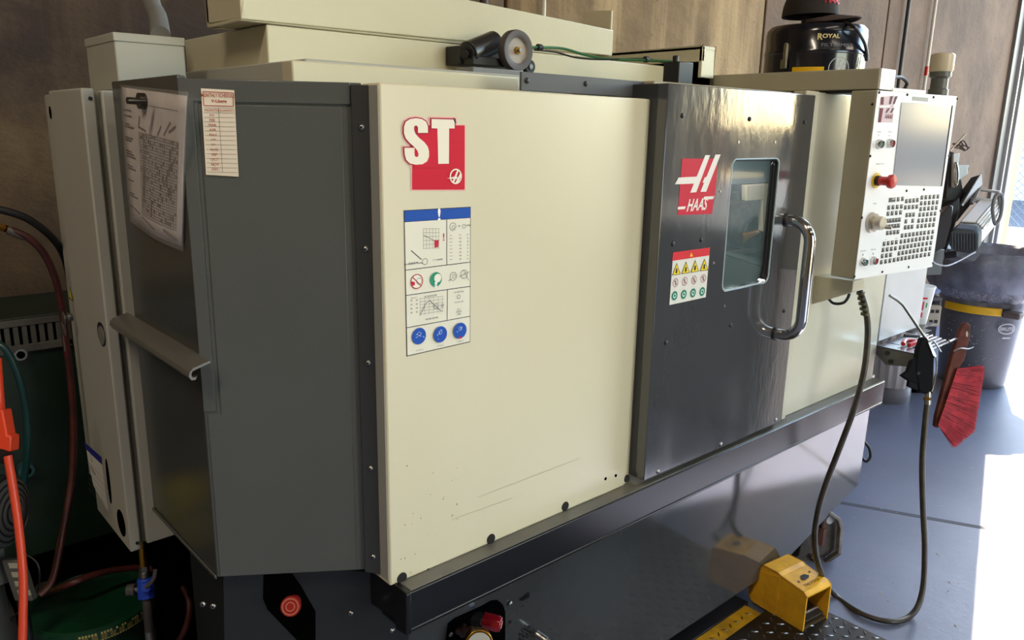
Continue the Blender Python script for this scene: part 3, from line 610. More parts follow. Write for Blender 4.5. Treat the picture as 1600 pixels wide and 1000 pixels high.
# --- sliding door with window hole
x0, x1, z0, z1 = 1.432, 2.077, .768, 1.703
wTL, wTR, wBL, wBR = ay(1146, 247, YD), ay(1216, 248, YD), ay(1126, 456, YD), ay(1203, 440, YD)
hx0, hx1, hz0, hz1 = (wTL.x+wBL.x)/2, (wTR.x+wBR.x)/2, (wBL.z+wBR.z)/2, (wTL.z+wTR.z)/2
def rr3(x0, x1, z0, z1, r, n=6):
    out = []
    for cx, cz, a0 in ((x1-r, z1-r, 0), (x0+r, z1-r, 90), (x0+r, z0+r, 180), (x1-r, z0+r, 270)):
        for k in range(n+1): a_ = math.radians(a0+k*90/n); out.append((cx+r*math.cos(a_), cz+r*math.sin(a_)))
    return out
def holed(mb, O, Hx, r, y0, y1, mt):
    X0, X1, Z0, Z1 = O; a0, a1, c0, c1 = Hx; loop = rr3(a0, a1, c0, c1, r); n = len(loop)//4
    corners = [(X1, Z1), (X0, Z1), (X0, Z0), (X1, Z0)]; 
    for y in (y0, y1):
        for q_ in range(4):
            arc = loop[q_*n:(q_+1)*n]; co = corners[q_]
            mb.add([(co[0], y, co[1])]+[(p[0], y, p[1]) for p in arc], [(0, i+1, i+2) for i in range(n-1)], mt)
            nx = loop[((q_+1)*n) % len(loop)]; co2 = corners[(q_+1) % 4]
            mb.add([(co[0], y, co[1]), (arc[-1][0], y, arc[-1][1]), (nx[0], y, nx[1]), (co2[0], y, co2[1])], [(0, 1, 2, 3)], mt)
    N_ = len(loop)
    mb.add([(p[0], y0, p[1]) for p in loop]+[(p[0], y1, p[1]) for p in loop], [(i, (i+1) % N_, N_+(i+1) % N_, N_+i) for i in range(N_)], mt)
    for i in range(4):
        a_, b_ = corners[i], corners[(i+1) % 4]; mb.add([(a_[0], y0, a_[1]), (b_[0], y0, b_[1]), (b_[0], y1, b_[1]), (a_[0], y1, a_[1])], [(0, 1, 2, 3)], mt)
dm = MB(); holed(dm, (x0, x1, z0, z1), (hx0, hx1, hz0, hz1), .02, YD, YD+.028, DGREY2)
dm.box((x0+.0005, YD+.0005, z0), (x0+.012, YP+.26, z1), mat('door_edge_dark', '35373a', .35)); dm.box((x1-.012, YD+.028, z0), (x1-.0005, YP+.03, z1), DGREY2)
dm.box((x0+.01, YD+.02, z1-.008), (x1-.01, YP+.05, z1-.0005), DGREY2)
door = build('sliding_door', dm, lathe, .0018, 'glossy dark grey sliding door')
wpane = [(p[0], p[1]) for p in rr3(hx0-.004, hx1+.004, hz0-.004, hz1+.004, .022)]
build('window_pane', MB().prism([(a_, YD+.018, b_) for a_, b_ in wpane], (0, .008, 0), GLASSM), door, label='oily clear window pane')
gk = MB(); lp = rr3(hx0+.001, hx1-.001, hz0+.001, hz1-.001, .019); gk.tube([(p[0], YD+.001, p[1]) for p in lp]+[(lp[0][0], YD+.001, lp[0][1])], .0022, mat('window_gasket_pale', '9fb0b4', .3), n=8, smooth=False)
build('window_gasket', gk, door)
gl = MB().tube([(hx1-.012, YD+.012, hz1-.02), (hx1-.008, YD+.012, hz1-.04), (hx1-.008, YD+.012, hz0+.04), (hx1-.02, YD+.012, hz0+.02)], .0045, BLACK, n=8); build('window_seal', gl, door)
# handle
HX = ay(1228, 352, YD).x; yb = 1.026
hz_t, hz_b = 1.372, 1.052
hp = [V(HX, YD, hz_t)]
for k in range(9): a_ = math.radians(k*90/8); hp.append(V(HX, yb+.055-.055*math.sin(a_), hz_t-.055+.055*math.cos(a_)))
for k in range(9): a_ = math.radians(k*90/8); hp.append(V(HX, yb+.055-.055*math.cos(a_), hz_b+.055-.055*math.sin(a_)))
hp.append(V(HX, YD, hz_b))
build('handle', MB().tube(hp, .0155, CHROME, n=20, smooth=False), door, label='polished steel D-shaped pull handle')
for zz in (hz_t, hz_b): build('handle_collar', MB().cyl((HX, YD-.004, zz), (HX, YD, zz), .019, mt=BLACK, n=20), door)
for (px, py) in [(1066, 181), (1171, 186), (1257, 191), (1051, 381), (1095, 375), (1141, 508), (1040, 535), (1225, 486)]:
    inst('screw', scd, ay(px, py, YD), door, rot_to(NY))
for (px, py) in [(1028, 737), (1126, 694), (1212, 656)]:
    inst('screw', scr, ay(px, py, YD), door, rot_to(NY))
for (px, py) in [(1154, 222), (1211, 222), (1125, 299), (1115, 411), (1132, 478)]:
    c = ay(px, py, YD); build('rivet', MB().cyl(c, c+V(0, -.0012, 0), .0035, mt=STEEL, n=10), door)
# maker's decal on the door
d = Dec(V(0, YD, 0), NY, (980, 130), 5)
d.pp([(427, 588), (705, 588), (692, 800), (660, 1022), (393, 1030)], 'c41f38')
d.up()
for po in ([(608, 562), (645, 562), (537, 851), (490, 855)], [(686, 558), (727, 557), (614, 848), (570, 848)], [(398, 737), (565, 728), (548, 783), (370, 790)], [(604, 735), (650, 725), (628, 772), (585, 778)]): d.pp(po, 'e6dfd6')
d.pp([(393, 966), (455, 962), (448, 983), (391, 987)], 'e6dfd6'); d.pp([(600, 886), (676, 882), (668, 905), (592, 909)], 'e6dfd6')
d.text('HAAS', d.pt(548, 948), .029, 'e6dfd6', .02, .80, .30)
build('maker_decal', d, door, label='red sticker with a white slanted H emblem')
# pictogram decal
d = Dec(V(0, YD, 0), NY, (1000, 330), 5)
d.pp([(258, 322), (545, 283), (512, 672), (228, 733)], 'd9d6cb'); d.up().pp([(256, 322), (545, 283), (538, 345), (250, 388)], 'cf2631')
d.up().pp([(385, 355), (398, 322), (411, 352)], 'f0b428')
for k in range(4):
    cx = 285+k*72; cy = 450-k*11
    d.pp([(cx-38, cy+52), (cx+28, cy+42), (cx, cy-48)], '4a3d10'); d.L += .0002; d.pp([(cx-31, cy+46), (cx+22, cy+38), (cx-1, cy-36)], 'e8c81f'); d.L += .0002
    d.pp([(cx-12, cy+34), (cx+2, cy+32), (cx+4, cy-5), (cx-8, cy-3)], '3d3210'); d.L -= .0004
    c = d.pt(cx-10, cy+108); d.circ(c, .0105, .0014, 'a04050'); d.line(c-d.U*.007+d.W*.007, c+d.U*.007-d.W*.007, .0015, 'a04050'); d.line(c+d.W*.006, c-d.W*.006, .0022, '5a3a40')
    c = d.pt(cx-18, cy+210); d.disc(c, .0112, '17755c'); d.L += .0002; d.circ(c, .006, .002, 'cfe3d8'); d.line(c-d.U*.005, c-d.W*.006, .0025, 'cfe3d8'); d.L -= .0002
build('warning_decal', d, door, label='warning sticker of yellow, red and green pictograms')
# --- right fixed panel
XA = ay(1370, 538, YP).x
rp = MB().box((x1+.006, YP, ZF), (XA, YP+.03, 1.716), BEIGE2)
build('right_panel', rp, lathe, .003, 'pale glossy fixed panel right of the door', seg=3)
build('right_post', MB().box((x1+.004, YP-.012, ZF), (x1+.075, YP+.001, 1.717), BEIGE2), lathe, .004)
build('header_strip', MB().box((1.47, YP+.03, 1.66), (XA, YP+.25, 1.712), PBEIGE), lathe, .003)
# outer side cover right of the panel
XB = 3.14; LZ = .885
build('end_cover', MB().box((XA+.008, YP+.0, LZ), (XB, YP+.45, 1.66), mat('end_cover_pale', 'cfd0d2', .3, dirt='bfc0c2', dscale=3, bump=.03)), lathe, .003, 'pale end cover beyond the dark seam')
build('cover_seam', MB().box((XA+.0, YP+.004, LZ-.01), (XA+.009, YP+.03, 1.5), VOID), lathe)
build('roof', MB().box((XL, YP+.25, 1.655), (XB, 2.1, 1.72), OFFW), lathe, .003)
# --- top structures
TB = mat('cream_top_box', 'd2caad', .36, dirt='c2bda0', dscale=2, damt=1.2, bump=.04, bscale=160)
build('front_strip', MB().box((.652, 1.30, 1.66), (1.176, 1.34, 1.708), TB), lathe, .003, 'low cream strip behind the front panel')
bx = .75; lb = MB().box((bx, 1.6, 1.62), (2.12, 2.06, 1.799), TB); build('roof_box', lb, lathe, .003, 'grey-green roof box')
# trough on top
cx0, cx1 = .695, 1.805
tr = MB().prism([(cx0, 1.595, 1.803), (cx1, 1.595, 1.812), (cx1, 1.595, 1.882), (cx0+.02, 1.595, 1.925)], (0, .012, 0), TB)
tr.prism([(cx0, 1.595, 1.803), (cx0, 1.77, 1.808), (cx0, 1.77, 1.93), (cx0, 1.595, 1.925)], (.012, 0, 0), TB)
tr.box((cx0, 1.6, 1.800), (cx1, 1.76, 1.806), TB); tr.box((cx0, 1.76, 1.80), (1.5, 1.772, 1.925), TB)
tr.prism([(cx1-.006, 1.6, 1.81), (cx1-.006, 1.715, 1.81), (cx1-.006, 1.715, 1.938), (cx1-.006, 1.71, 1.944), (cx1-.006, 1.6, 1.936)], (.006, 0, 0), BEIGE)
build('roof_trough', tr, lathe, .002, 'long cream sheet-metal trough on the roof')
# bracket beam at right of roof
gx = 2.11
gb = MB().box((gx, 1.5, 1.765), (2.178, 1.512, 1.858), TB).box((gx, 1.5, 1.812), (gx+.012, 1.95, 1.857), TB).box((gx, 1.5, 1.846), (2.178, 1.9, 1.858), TB)
gb.box((gx+.05, 1.512, 1.66), (2.178, 1.9, 1.85), VOID)
build('roof_bracket', gb, lathe, .002, 'cream L-shaped bracket on the roof')
# black latch block
lt = ay(1048, 128, 1.3); build('door_latch', MB().box((1.705, 1.28, 1.70), (1.765, 1.33, 1.775), BLACK).cyl((1.715, 1.3, 1.77), (1.715, 1.3, 1.79), .008, mt=BLACK, n=16), lathe, .002)
# door top rail
dr0 = ay(815, 112, 1.2)
build('door_rail', MB().box((dr0.x, 1.2, 1.675), (1.75, 1.206, 1.711), mat('rail_grey', '55575a', .35)), lathe, .001, 'grey flat rail carrying the sliding door')
for px, py in ((823, 126), (915, 131)):
    inst('screw', scd, ay(px, py, 1.2), lathe, rot_to(NY))
# drive motor and wheel
YM = 1.52
mo0, mo1 = ay(731, 83, YM), ay(772, 66, YM+.02)
md = (mo1-mo0).normalized(); mm = MB().cyl(mo0, mo1, .027, mt=mat('motor_black', '23221f', .3), n=32)
mm.cyl(mo0-md*.004, mo0, .022, mt=BLACK, n=28).cyl(mo0-md*.012, mo0-md*.004, .010, mt=BLACK, n=20).cyl(mo1, mo1+md*.008, .020, mt=BLACK, n=28)
dmot = build('drive_motor', mm, lathe, .0015, 'black cylindrical drive motor')
build('motor_bracket', MB().box((ay(703, 80, 1.58).x, 1.54, 1.747), (ay(790, 80, 1.58).x, 1.598, 1.79), BLACK).box((mo0.x+.0, 1.5, 1.745), (mo1.x+.06, 1.56, 1.765), BLACK), lathe, .002)
wc = ay(808, 79, 1.48)
wm_ = MB().rev([(.030, -.004), (.035, -.006), (.046, -.006), (.048, 0), (.048, .014), (.044, .02), (.02, .02)], wc, V(0, 1, 0), mat('wheel_rubber', '4f4848', .5), 48)
wm_.rev([(0, .002), (.030, .002), (.034, -.003)], wc, V(0, 1, 0), mat('wheel_disc', 'b7aea4', .45, dirt='a39a90', dscale=20), 40)
wh = build('drive_wheel', wm_, lathe, 0, 'grey drive wheel with rubber rim')
build('axle_nut', MB().cyl(wc+V(0, .003, 0), wc+V(0, -.006, 0), .009, mt=BRASS, n=6).cyl(wc+V(0, -.006, 0), wc+V(0, -.013, 0), .0045, mt=STEEL, n=12), wh)
w2 = ay(829, 104, 1.5); build('guide_roller', MB().cyl(w2, w2+V(0, .015, 0), .016, mt=BLACK, n=24).cyl(w2-V(0, .003, 0), w2, .006, mt=STEEL, n=12), lathe)
mt_ = ay(700, 105, 1.45); build('motor_mount_plate', MB().box((ay(735, 105, 1.45).x, 1.44, 1.70), (ay(812, 110, 1.45).x, 1.5, 1.735), mat('mount_grey', '77797b', .4)), lathe, .002)
# cable with clips on the roof edge
cg = mat('green_cable', '2f6b3e', .4)
cpts = [ay(831, 74, 1.5), ay(845, 74, 1.5), ay(880, 76, 1.5), ay(915, 86, 1.48), ay(950, 92, 1.45), ay(1000, 94, 1.4), ay(1050, 96, 1.33)]
build('green_cable', MB().tube(cpts, .0035, cg, n=8), lathe)
cp2 = [ay(835, 78, 1.5), ay(870, 82, 1.5), ay(900, 90, 1.47), ay(940, 93, 1.45), ay(1010, 92, 1.4), ay(1048, 102, 1.33)]
build('black_cable', MB().tube(cp2, .0022, BLACK, n=8), lathe)
for (px, py, yy) in ((843, 74, 1.5), (1010, 93, 1.39)):
    c = ay(px, py, yy); build('cable_clip', MB().cyl(c-V(.007, 0, 0), c+V(.004, 0, 0), .008, mt=BLACK, n=18).cyl(c+V(.004, 0, 0), c+V(.009, 0, 0), .006, mt=BLACK, n=18), lathe)
# --- pendant arm
AX = 2.20
am = MB().box((AX, .99, 1.722), (2.292, 1.62, 1.777), PBEIGE); build('pendant_arm', am, lathe, .003, 'beige overhead arm carrying the control pendant')
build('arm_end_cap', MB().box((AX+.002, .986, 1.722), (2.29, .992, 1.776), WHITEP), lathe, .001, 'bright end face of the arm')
build('arm_slot', MB().box((AX+.01, 1.0, 1.714), (2.28, 1.25, 1.723), BLACK), lathe)
# --- lower bracket
lz0, lz1 = 1.092, 1.181
xb_ = 2.262
bk = MB().prism([(xb_, YP, 1.181), (xb_, YP, 1.092), (xb_, 1.02, 1.150), (xb_, 1.02, 1.184)], (.075, 0, 0), mat('bracket_beige', 'bdb79e', .4)); build('pendant_bracket', bk, lathe, .002, 'beige wedge bracket under the pendant')
bq_ = ad(1310, 462, 2.42)
build('bracket_cable', MB().tube([ad(1294, 466, 2.42), ad(1303, 474, 2.42), ad(1318, 473, 2.40), ad(1326, 463, 2.38), ad(1327, 454, 2.38)], .0045, BLACK, n=8), lathe)
# --- control pendant
th = math.radians(6.5); PU = V(math.cos(th), -math.sin(th), 0); PN = V(-math.sin(th), -math.cos(th), 0); PO = V(2.183, .984, 0)
def pz(x, y): return ap(x, y, PO, PN)
zt_ = (pz(1370, 141).z+pz(1497, 150).z)/2; zb_ = (pz(1334, 437).z+pz(1453, 418).z)/2; PW = ((pz(1497, 150)-pz(1370, 141)).dot(PU)+(pz(1453, 418)-pz(1334, 437)).dot(PU))/2
p00 = V(pz(1352, 290).x, pz(1352, 290).y, 0)
bod = MB().prism([p00+Z*zb_, p00+PU*PW+Z*zb_, p00+PU*PW-PN*.075+Z*zb_, p00-PN*.075+Z*zb_], (0, 0, zt_-zb_), PBEIGE)
pend = build('control_pendant', bod, lathe, .004, 'operator control box with screen and keys')
build('face_plate', MB().prism([p00+PN*.0005+Z*(zb_+.001), p00+PU*PW+PN*.0005+Z*(zb_+.001), p00+PU*PW+PN*.0025+Z*(zb_+.001), p00+PN*.0025+Z*(zb_+.001)], (0, 0, zt_-zb_-.002), WHITEP), pend, .0015, 'white face plate')
PF = p00+PN*.0026
# screen
d = Dec(PF, PN, off=0); scr_px = [(1408, 160), (1487, 165), (1470, 291), (1394, 289)]
Q = [d.pt(*p) for p in scr_px]
build('screen', MB().prism([q_+PN*.0005 for q_ in Q], PN*.0012, SCREEN), pend, .0005, 'grey glass screen')
build('screen_bezel', MB().tube([Q[1]+PN*.0015, Q[2]+PN*.0015], .0022, BLACK, n=6, smooth=False), pend)
d = Dec(PF, PN, (1310, 130), 6.25)
d.pp([(722, 130), (876, 142), (872, 182), (718, 168)], 'b3b3ae'); build('name_plate', d, pend)
d = Dec(PF, PN, (1310, 130), 6.25)
d.pp([(415, 135), (545, 120), (530, 385), (385, 383)], 'd9c3c8'); d.up().pp([(415, 135), (442, 135), (436, 210), (408, 208)], '6e1226'); d.pp([(402, 245), (436, 245), (412, 383), (385, 383)], '6e1226')
d.up()
for po in ([(505, 130), (530, 126), (508, 205), (490, 205)], [(552, 130), (576, 126), (545, 205), (530, 205)], [(480, 245), (500, 243), (470, 290), (455, 290)], [(525, 245), (545, 243), (515, 290), (500, 290)]): d.pp(po, '5c2a35')
d.text('HAAS', d.pt(490, 325), .012, '7a2036', .02, .9, .3)
d.pp([(388, 222), (500, 214), (496, 238), (384, 240)], 'f0eeee')
build('pendant_logo', d, pend, label='small red and silver emblem plate')
d = Dec(PF, PN, (1310, 130), 6.25)
for t_, (x_, y_) in {'POWER': (398, 475), 'POWER ': (503, 475), 'ON': (390, 508), 'OFF': (495, 512), 'EMERGENCY STOP': (405, 788)}.items(): d.text(t_, d.pt(x_, y_), .0034, '4a4a4a')
d.o = (1310, 270); d.s = 5
for t_, (x_, y_) in {'HANDLE': (283, 240), 'CYCLE START': (192, 610), 'FEED HOLD': (272, 598), 'JOG': (370, 522), 'LOCK': (450, 510), 'F1': (538, 190), 'F4': (605, 183)}.items(): d.text(t_, d.pt(x_, y_), .0034, '4a4a4a')
d.disc(d.pt(190, 640), .003, '8a9a90'); d.disc(d.pt(270, 632), .003, 'a08a8a')
build('pendant_print', d, pend)
for (px, py) in [(1372, 144.5), (1416, 148), (1457, 152), (1494, 154.5), (1358, 244), (1481, 243), (1415, 298), (1442, 296), (1345, 340), (1468, 329), (1333.5, 432), (1377, 424.5), (1418, 417), (1456, 411)]:
    i_ = inst('screw', scd, pz(px, py)+PN*.003, pend, rot_to(PN)); i_.scale = (.65, .65, .65)
i_ = inst('screw', scd, ap(1363, 163, p00, V(-1, 0, 0))+V(0, .0, 0), pend, rot_to(NX)); i_.scale = (.6, .6, .6)
# round buttons
def pbtn(px, py, col, lab, r=.0125):
    c = pz(px, py)+PN*.0026; t = build('push_button', MB().rev([(r, 0), (r, .006), (r*.86, .012), (r*.74, .013), (r*.72, .006), (0, .006)], c, PN, CHROME, 28), pend, label=lab)
    build('button_cap', MB().cyl(c+PN*.004, c+PN*.0095, r*.68, mt=col, n=22), pend)
BG_ = mat('button_grey_green', '5f7a6d', .3); BR_ = mat('button_dull_red', 'a0454f', .3)
pbtn(1371, 225, BG_, 'chrome-ringed green power button'); pbtn(1388, 224, BR_, 'chrome-ringed red power button')
pbtn(1346, 409, BG_, 'chrome-ringed green start button'); pbtn(1362, 407, BR_, 'chrome-ringed red hold button')
# emergency stop
c = pz(1367, 282)+PN*.0026
build('stop_collar', MB().cyl(c, c+PN*.003, .021, mt=YPL, n=36), pend, label='yellow ring round the stop button')
build('stop_button', MB().cyl(c, c+PN*.012, .014, mt=BLACK, n=28).rev([(.012, .010), (.0125, .035), (.0185, .040), (.0195, .048), (.017, .052), (0, .0535)], c, PN, RED, 32), pend, label='red mushroom emergency stop button')
# jog dial
c = pz(1360, 347)+PN*.0026; DM = mat('dial_silver', 'b7b0a4', .3, metal=.7)
build('jog_dial_base', MB().rev([(.029, 0), (.029, .008), (.026, .011), (0, .011)], c, PN, DM, 40), pend, label='silver base ring of the jog dial')
build('jog_dial', MB().rev([(.0195, .011), (.0195, .034), (.0175, .036), (0, .036)], c, PN, mat('dial_cream', 'c9c0ae', .35, metal=.4), 36), pend, label='cream jog dial')
hk = c+PU*.012+PN*.03-Z*.012; build('dial_grip', MB().cyl(hk, hk+PN*.022+PU*.006, .004, mt=DM, n=14), pend)
# keys
kme = bpy.data.meshes.new('key'); kb = MB().prism([(-.0066, -.0062, 0), (.0064, -.0062, 0), (.0064, .0062, 0), (-.0066, .0062, 0)], (0, 0, .001), mat('key_pad_frame', '353332', .5))
kb.prism([(-.0016, .0002, .001), (.0058, .0002, .001), (.0058, .0048, .001), (-.0016, .0048, .001)], (0, 0, .0006), mat('key_pad_top', 'a8a39a', .4))
kme.from_pydata(kb.v, [], kb.f); [kme.materials.append(x) for x in kb.mats]; kme.polygons.foreach_set('material_index', kb.mi)
KR = []
def row(xa, ya, xb, yb_, n): KR.extend(((xa+(xb-xa)*i/max(1, n-1)), ya+(yb_-ya)*i/max(1, n-1)) for i in range(n))
for a_ in [(645, 193, 770, 185, 5), (640, 238, 764, 230, 5), (636, 283, 757, 273, 5), (628, 328, 748, 318, 5), (620, 374, 742, 363, 5), (613, 418, 735, 406, 5),
          (666, 468, 730, 460, 3), (660, 511, 723, 503, 3), (652, 556, 715, 547, 3), (645, 600, 708, 591, 3), (638, 645, 701, 635, 3),
          (490, 490, 638, 471, 6), (482, 537, 630, 515, 6), (475, 583, 622, 560, 6), (466, 629, 612, 605, 6), (459, 674, 606, 650, 6),
          (524, 221, 610, 213, 4), (516, 270, 605, 264, 4), (527, 330, 580, 326, 3), (520, 379, 573, 374, 2), (515, 426, 568, 421, 3),
          (460, 207, 493, 203, 2), (386, 272, 485, 263, 4), (380, 319, 478, 309, 4), (378, 375, 470, 366, 5), (371, 421, 463, 412, 5), (376, 469, 457, 461, 4),
          (350, 554, 445, 541, 4), (342, 602, 438, 589, 4), (335, 650, 400, 640, 3), (328, 697, 428, 680, 4)]: row(*a_)
Rk = Matrix((PU, PN.cross(PU), PN)).transposed().to_euler()
for (x_, y_) in KR:
    inst('key', kme, pz(1310+x_/5, 270+y_/5)+PN*.0026, pend, Rk)
kw = inst('key', kme, pz(1310+413/5, 270+211/5)+PN*.0026, pend, Rk); kw.scale = (2.6, 1, 1)
# top of the pendant: lid and beacon
build('top_lid', MB().prism([p00+PU*.095-PN*.01+Z*zt_, p00+PU*.27-PN*.01+Z*zt_, p00+PU*.27-PN*.07+Z*zt_, p00+PU*.095-PN*.07+Z*zt_], (0, 0, .010), WHITEP), pend, .001)
bc_ = p00+PU*.405-PN*.045; bz = zt_
cc = MB().rev([(.028, 0), (.028, .018), (.024, .022), (.024, .05), (.030, .056), (.030, .07)], bc_+Z*bz, Z, mat('beacon_grey', '5a5b56', .4), 28); cc.rev([(.031, .07), (.033, .075), (.033, .118), (.028, .122), (0, .122)], bc_+Z*bz, Z, mat('beacon_lens', 'cdbfa2', .3), 28)
build('beacon', cc, pend, label='grey-bodied signal beacon with cream lens')
lc = [p00+PU*.10-PN*.03+Z*(zt_+.012), p00+PU*.11-PN*.03+Z*(zt_+.035), p00+PU*.17-PN*.035+Z*(zt_+.042), p00+PU*.215-PN*.04+Z*(zt_+.03), p00+PU*.215-PN*.045+Z*(zt_+.012)]
build('cable_loop', MB().tube(lc, .005, BLACK, n=10), pend)
# --- side handle rail
hx = .48; ra = ax(312, 565, .462); rb_ = ax(187, 508, .462)
Y0, Y1, zr = ra.y, rb_.y, (ra.z+rb_.z)/2
prof = [(0, .012), (-.030, .004), (-.036, -.002), (-.038, -.010), (-.034, -.017), (-.027, -.017), (-.024, -.011), (-.027, -.013), (-.032, -.012), (-.034, -.007), (-.031, -.001), (0, .008)]
build('side_handle', MB().prism([(hx+a_, Y0, zr+b_) for a_, b_ in prof], (0, Y1-Y0, 0), mat('rail_bronze_grey', '6b6a64', .3, metal=.3)), lathe, 0, 'curled sheet-metal pull rail')
# ================================================================== ELECTRICAL CABINET
YC = 1.80
c0 = ay(125, 137, YC); c1 = ay(205, 865, YC); CX = (c0.x+c1.x)/2; CZ0, CZ1 = c1.z+.002, c0.z
CYB = ax(75, 140, CX).y
cab = thing('electrical_cabinet', (CX+.3, 2.1, CZ0), 'tall off-white electrical cabinet with door ajar seam left of the charcoal panels', 'cabinet')
g0 = ay(150, 300, YC).x; 
# face strips: door edge, seal groove, body
e1x = CX+.025; e2x = CX+.038
build('door', MB().prism([(CX, YC+.004, 0), (CX+.004, YC, 0), (e1x-.003, YC, 0), (e1x, YC+.004, 0), (e1x, CYB, 0), (CX, CYB, 0)], (0, 0, 0), OFFW), None) if False else None
cdoor = build('door', MB().box((CX, YC, CZ0), (e1x, CYB, CZ1), OFFW), cab, .004, 'off-white cabinet door')
build('door_seal', MB().box((e1x, YC+.014, CZ0+.01), (e2x, CYB, CZ1-.004), SEAM), cab, .002)
build('body', MB().box((e2x, YC+.001, CZ0+.008), (.715, 2.30, CZ1-.003), OFFW), cab, .004)
for zz, nm in ((CZ0+.02, 'hinge_screw'), (CZ1-.02, 'hinge_screw')):
    build(nm, MB().cyl((CX+.016, YC, zz), (CX+.016, YC-.002, zz), .004, mt=BLACK, n=12), cdoor)
# support under the cabinet
build('stand', MB().box((.56, 2.0, 0), (.71, 2.28, CZ0+.008), VOID), cab)
def cx_(x, y): return ax(x, y, CX)
def oval(name, px, py, ry, rz, m_, par, dd=.0012, lab=None):
    c = cx_(px, py); pts = [c+V(0, ry*math.cos(t*2*math.pi/28), rz*math.sin(t*2*math.pi/28)) for t in range(28)]
    return build(name, MB().prism([p+NX*dd for p in pts], -NX*.004, m_), par, label=lab)
oval('opening', 79, 176, .009, .014, VOID, cdoor)
oval('opening', 190, 817, .030, .033, VOID, cdoor)
# cable slot
oval('slot', 170, 752, .012, .058, VOID, cdoor)
op_ = oval('recess_ring', 159, 522, .030, .027, BLACK, cdoor)
oval('recess_cup', 160, 524, .022, .021, mat('cup_grey', '7b7a75', .4), cdoor, .003)
lk = cx_(113, 495); build('lock', MB().cyl(lk, lk+NX*.012, .010, mt=STEEL, n=20).cyl(lk+NX*.012, lk+NX*.02, .004, mt=STEEL, n=10), cdoor)
d = Dec(V(CX, 0, 0), NX)
d.pp([(108, 466), (115.5, 471), (109, 446)], '1a1a10'); d.up().pp([(109, 464), (114, 469), (109.3, 450)], 'c9c01c')
build('warning_triangle', d, cdoor, label='small yellow warning triangle')
d = Dec(V(CX, 0, 0), NX)
d.pp([(133, 691), (159, 717), (170, 800), (146, 758)], 'dddbd2'); d.up().pp([(133, 691), (159, 714), (160, 726), (134, 701)], '2b2a8c')
for k in range(6):
    d.line(d.pt(139, 722+k*8), d.pt(164, 750+k*9), .001, '6d6b66')
d.circ(d.pt(143, 715), .01, .0015, '5d5d70'); d.line(d.pt(142, 728), d.pt(150, 742), .004, '33333a')
build('door_decal', d, cdoor, label='blue-headed instruction label')
# keys hanging from the lock
kr = thing('key_ring', lk+NX*.02, 'ring with two keys hanging from the cabinet lock', 'keys')
kx = lk.x-.03
kp = lambda x, y: ax(x, y, kx)
build('ring', MB().tube([kp(100, 500)+V(0, .012*math.cos(t*.698), .012*math.sin(t*.698)) for t in range(10)], .001, STEEL, n=6), kr)
for (px, py, ln) in ((99, 497, .03), (97, 513, .045)):
    c = kp(px, py); build('key', MB().cyl(c-V(.001, 0, 0), c+V(.001, 0, 0), .016, mt=mat('old_key', '76726a', .4, metal=.8), n=20).box((c.x-.001, c.y-.003, c.z-ln-.012), (c.x+.001, c.y+.003, c.z-.012), MC['old_key']), kr)
# upper box
bY1 = 1.82; u0 = ay(178, 60, bY1); ux0 = u0.x; ux1 = ay(289, 80, bY1).x; uzt = (ay(176, 49, bY1).z+ay(288, 60, bY1).z)/2
ubk = ax(133, 60, ux0).y
ub = thing('junction_box', (ux0+.1, bY1+.1, 1.66), 'off-white lidded box standing behind the charcoal side panel', 'box')
build('body', MB().box((ux0, bY1, CZ1), (ux1, ubk, uzt-.014), OFFW), ub, .003)
build('lid', MB().box((ux0-.002, bY1-.002, uzt-.018), (ux1+.001, ubk+.002, uzt), OFFW), ub, .002)
# ================================================================== PAPERS
def sheet(name, pts3, nrm, m_, parent, th=.0006, label=None):
    return build(name, MB().prism(pts3, nrm*th, m_), parent, label=label)
PAP = mat('grey_white_paper', 'e2dbd8', .6, dirt='cdc6c2', dscale=9)
xs = .48-.004
pg = thing('setup_sheet', ax(240, 260, xs), 'large creased worksheet in a clear sleeve on the charcoal side face', 'paper')
# sheet bows away from the panel: grid surface
cor = [(190, 136), (293, 150), (283, 385), (206, 343)]
A_, B_, C_, D_ = [ax(*p, xs) for p in cor]
def surf(cs, bow, m_, parent, name, off=0, nu=8, nv=10):
    a, b, c, d_ = cs; mb = MB(); vs = []
    for j in range(nv+1):
        for i in range(nu+1):
            s_, t_ = i/nu, j/nv; p = a.lerp(b, s_).lerp(d_.lerp(c, s_), t_)
            vs.append(p+NX*(off+bow*math.sin(math.pi*min(1, s_*1.0))*.5*(.3+.7*t_)+.002*math.sin(s_*7+t_*3)))
    mb.add(vs, [(j*(nu+1)+i, j*(nu+1)+i+1, (j+1)*(nu+1)+i+1, (j+1)*(nu+1)+i) for j in range(nv) for i in range(nu)], m_, True)
    o = build(name, mb, parent); md_ = o.modifiers.new('solid', 'SOLIDIFY'); md_.thickness = .0004; return o
BOW = .016
surf([A_, B_, C_, D_], BOW, PAP, pg, 'page')
ctr = (A_+C_)/2
ex = lambda p, k: ctr+(p-ctr)*k
surf([ex(A_, 1.035), ex(B_, 1.05), ex(C_, 1.06), ex(D_, 1.04)], BOW, SLEEVE, pg, 'clear_sleeve', .0012)
gd_ = MB(); INK = ink('5b5450'); INK2 = ink('7c7470')
def sp_(s_, t_, o=.0008):
    p = A_.lerp(B_, s_).lerp(D_.lerp(C_, s_), t_); return p+NX*(o+BOW*math.sin(math.pi*s_)*.5*(.3+.7*t_)+.002*math.sin(s_*7+t_*3))
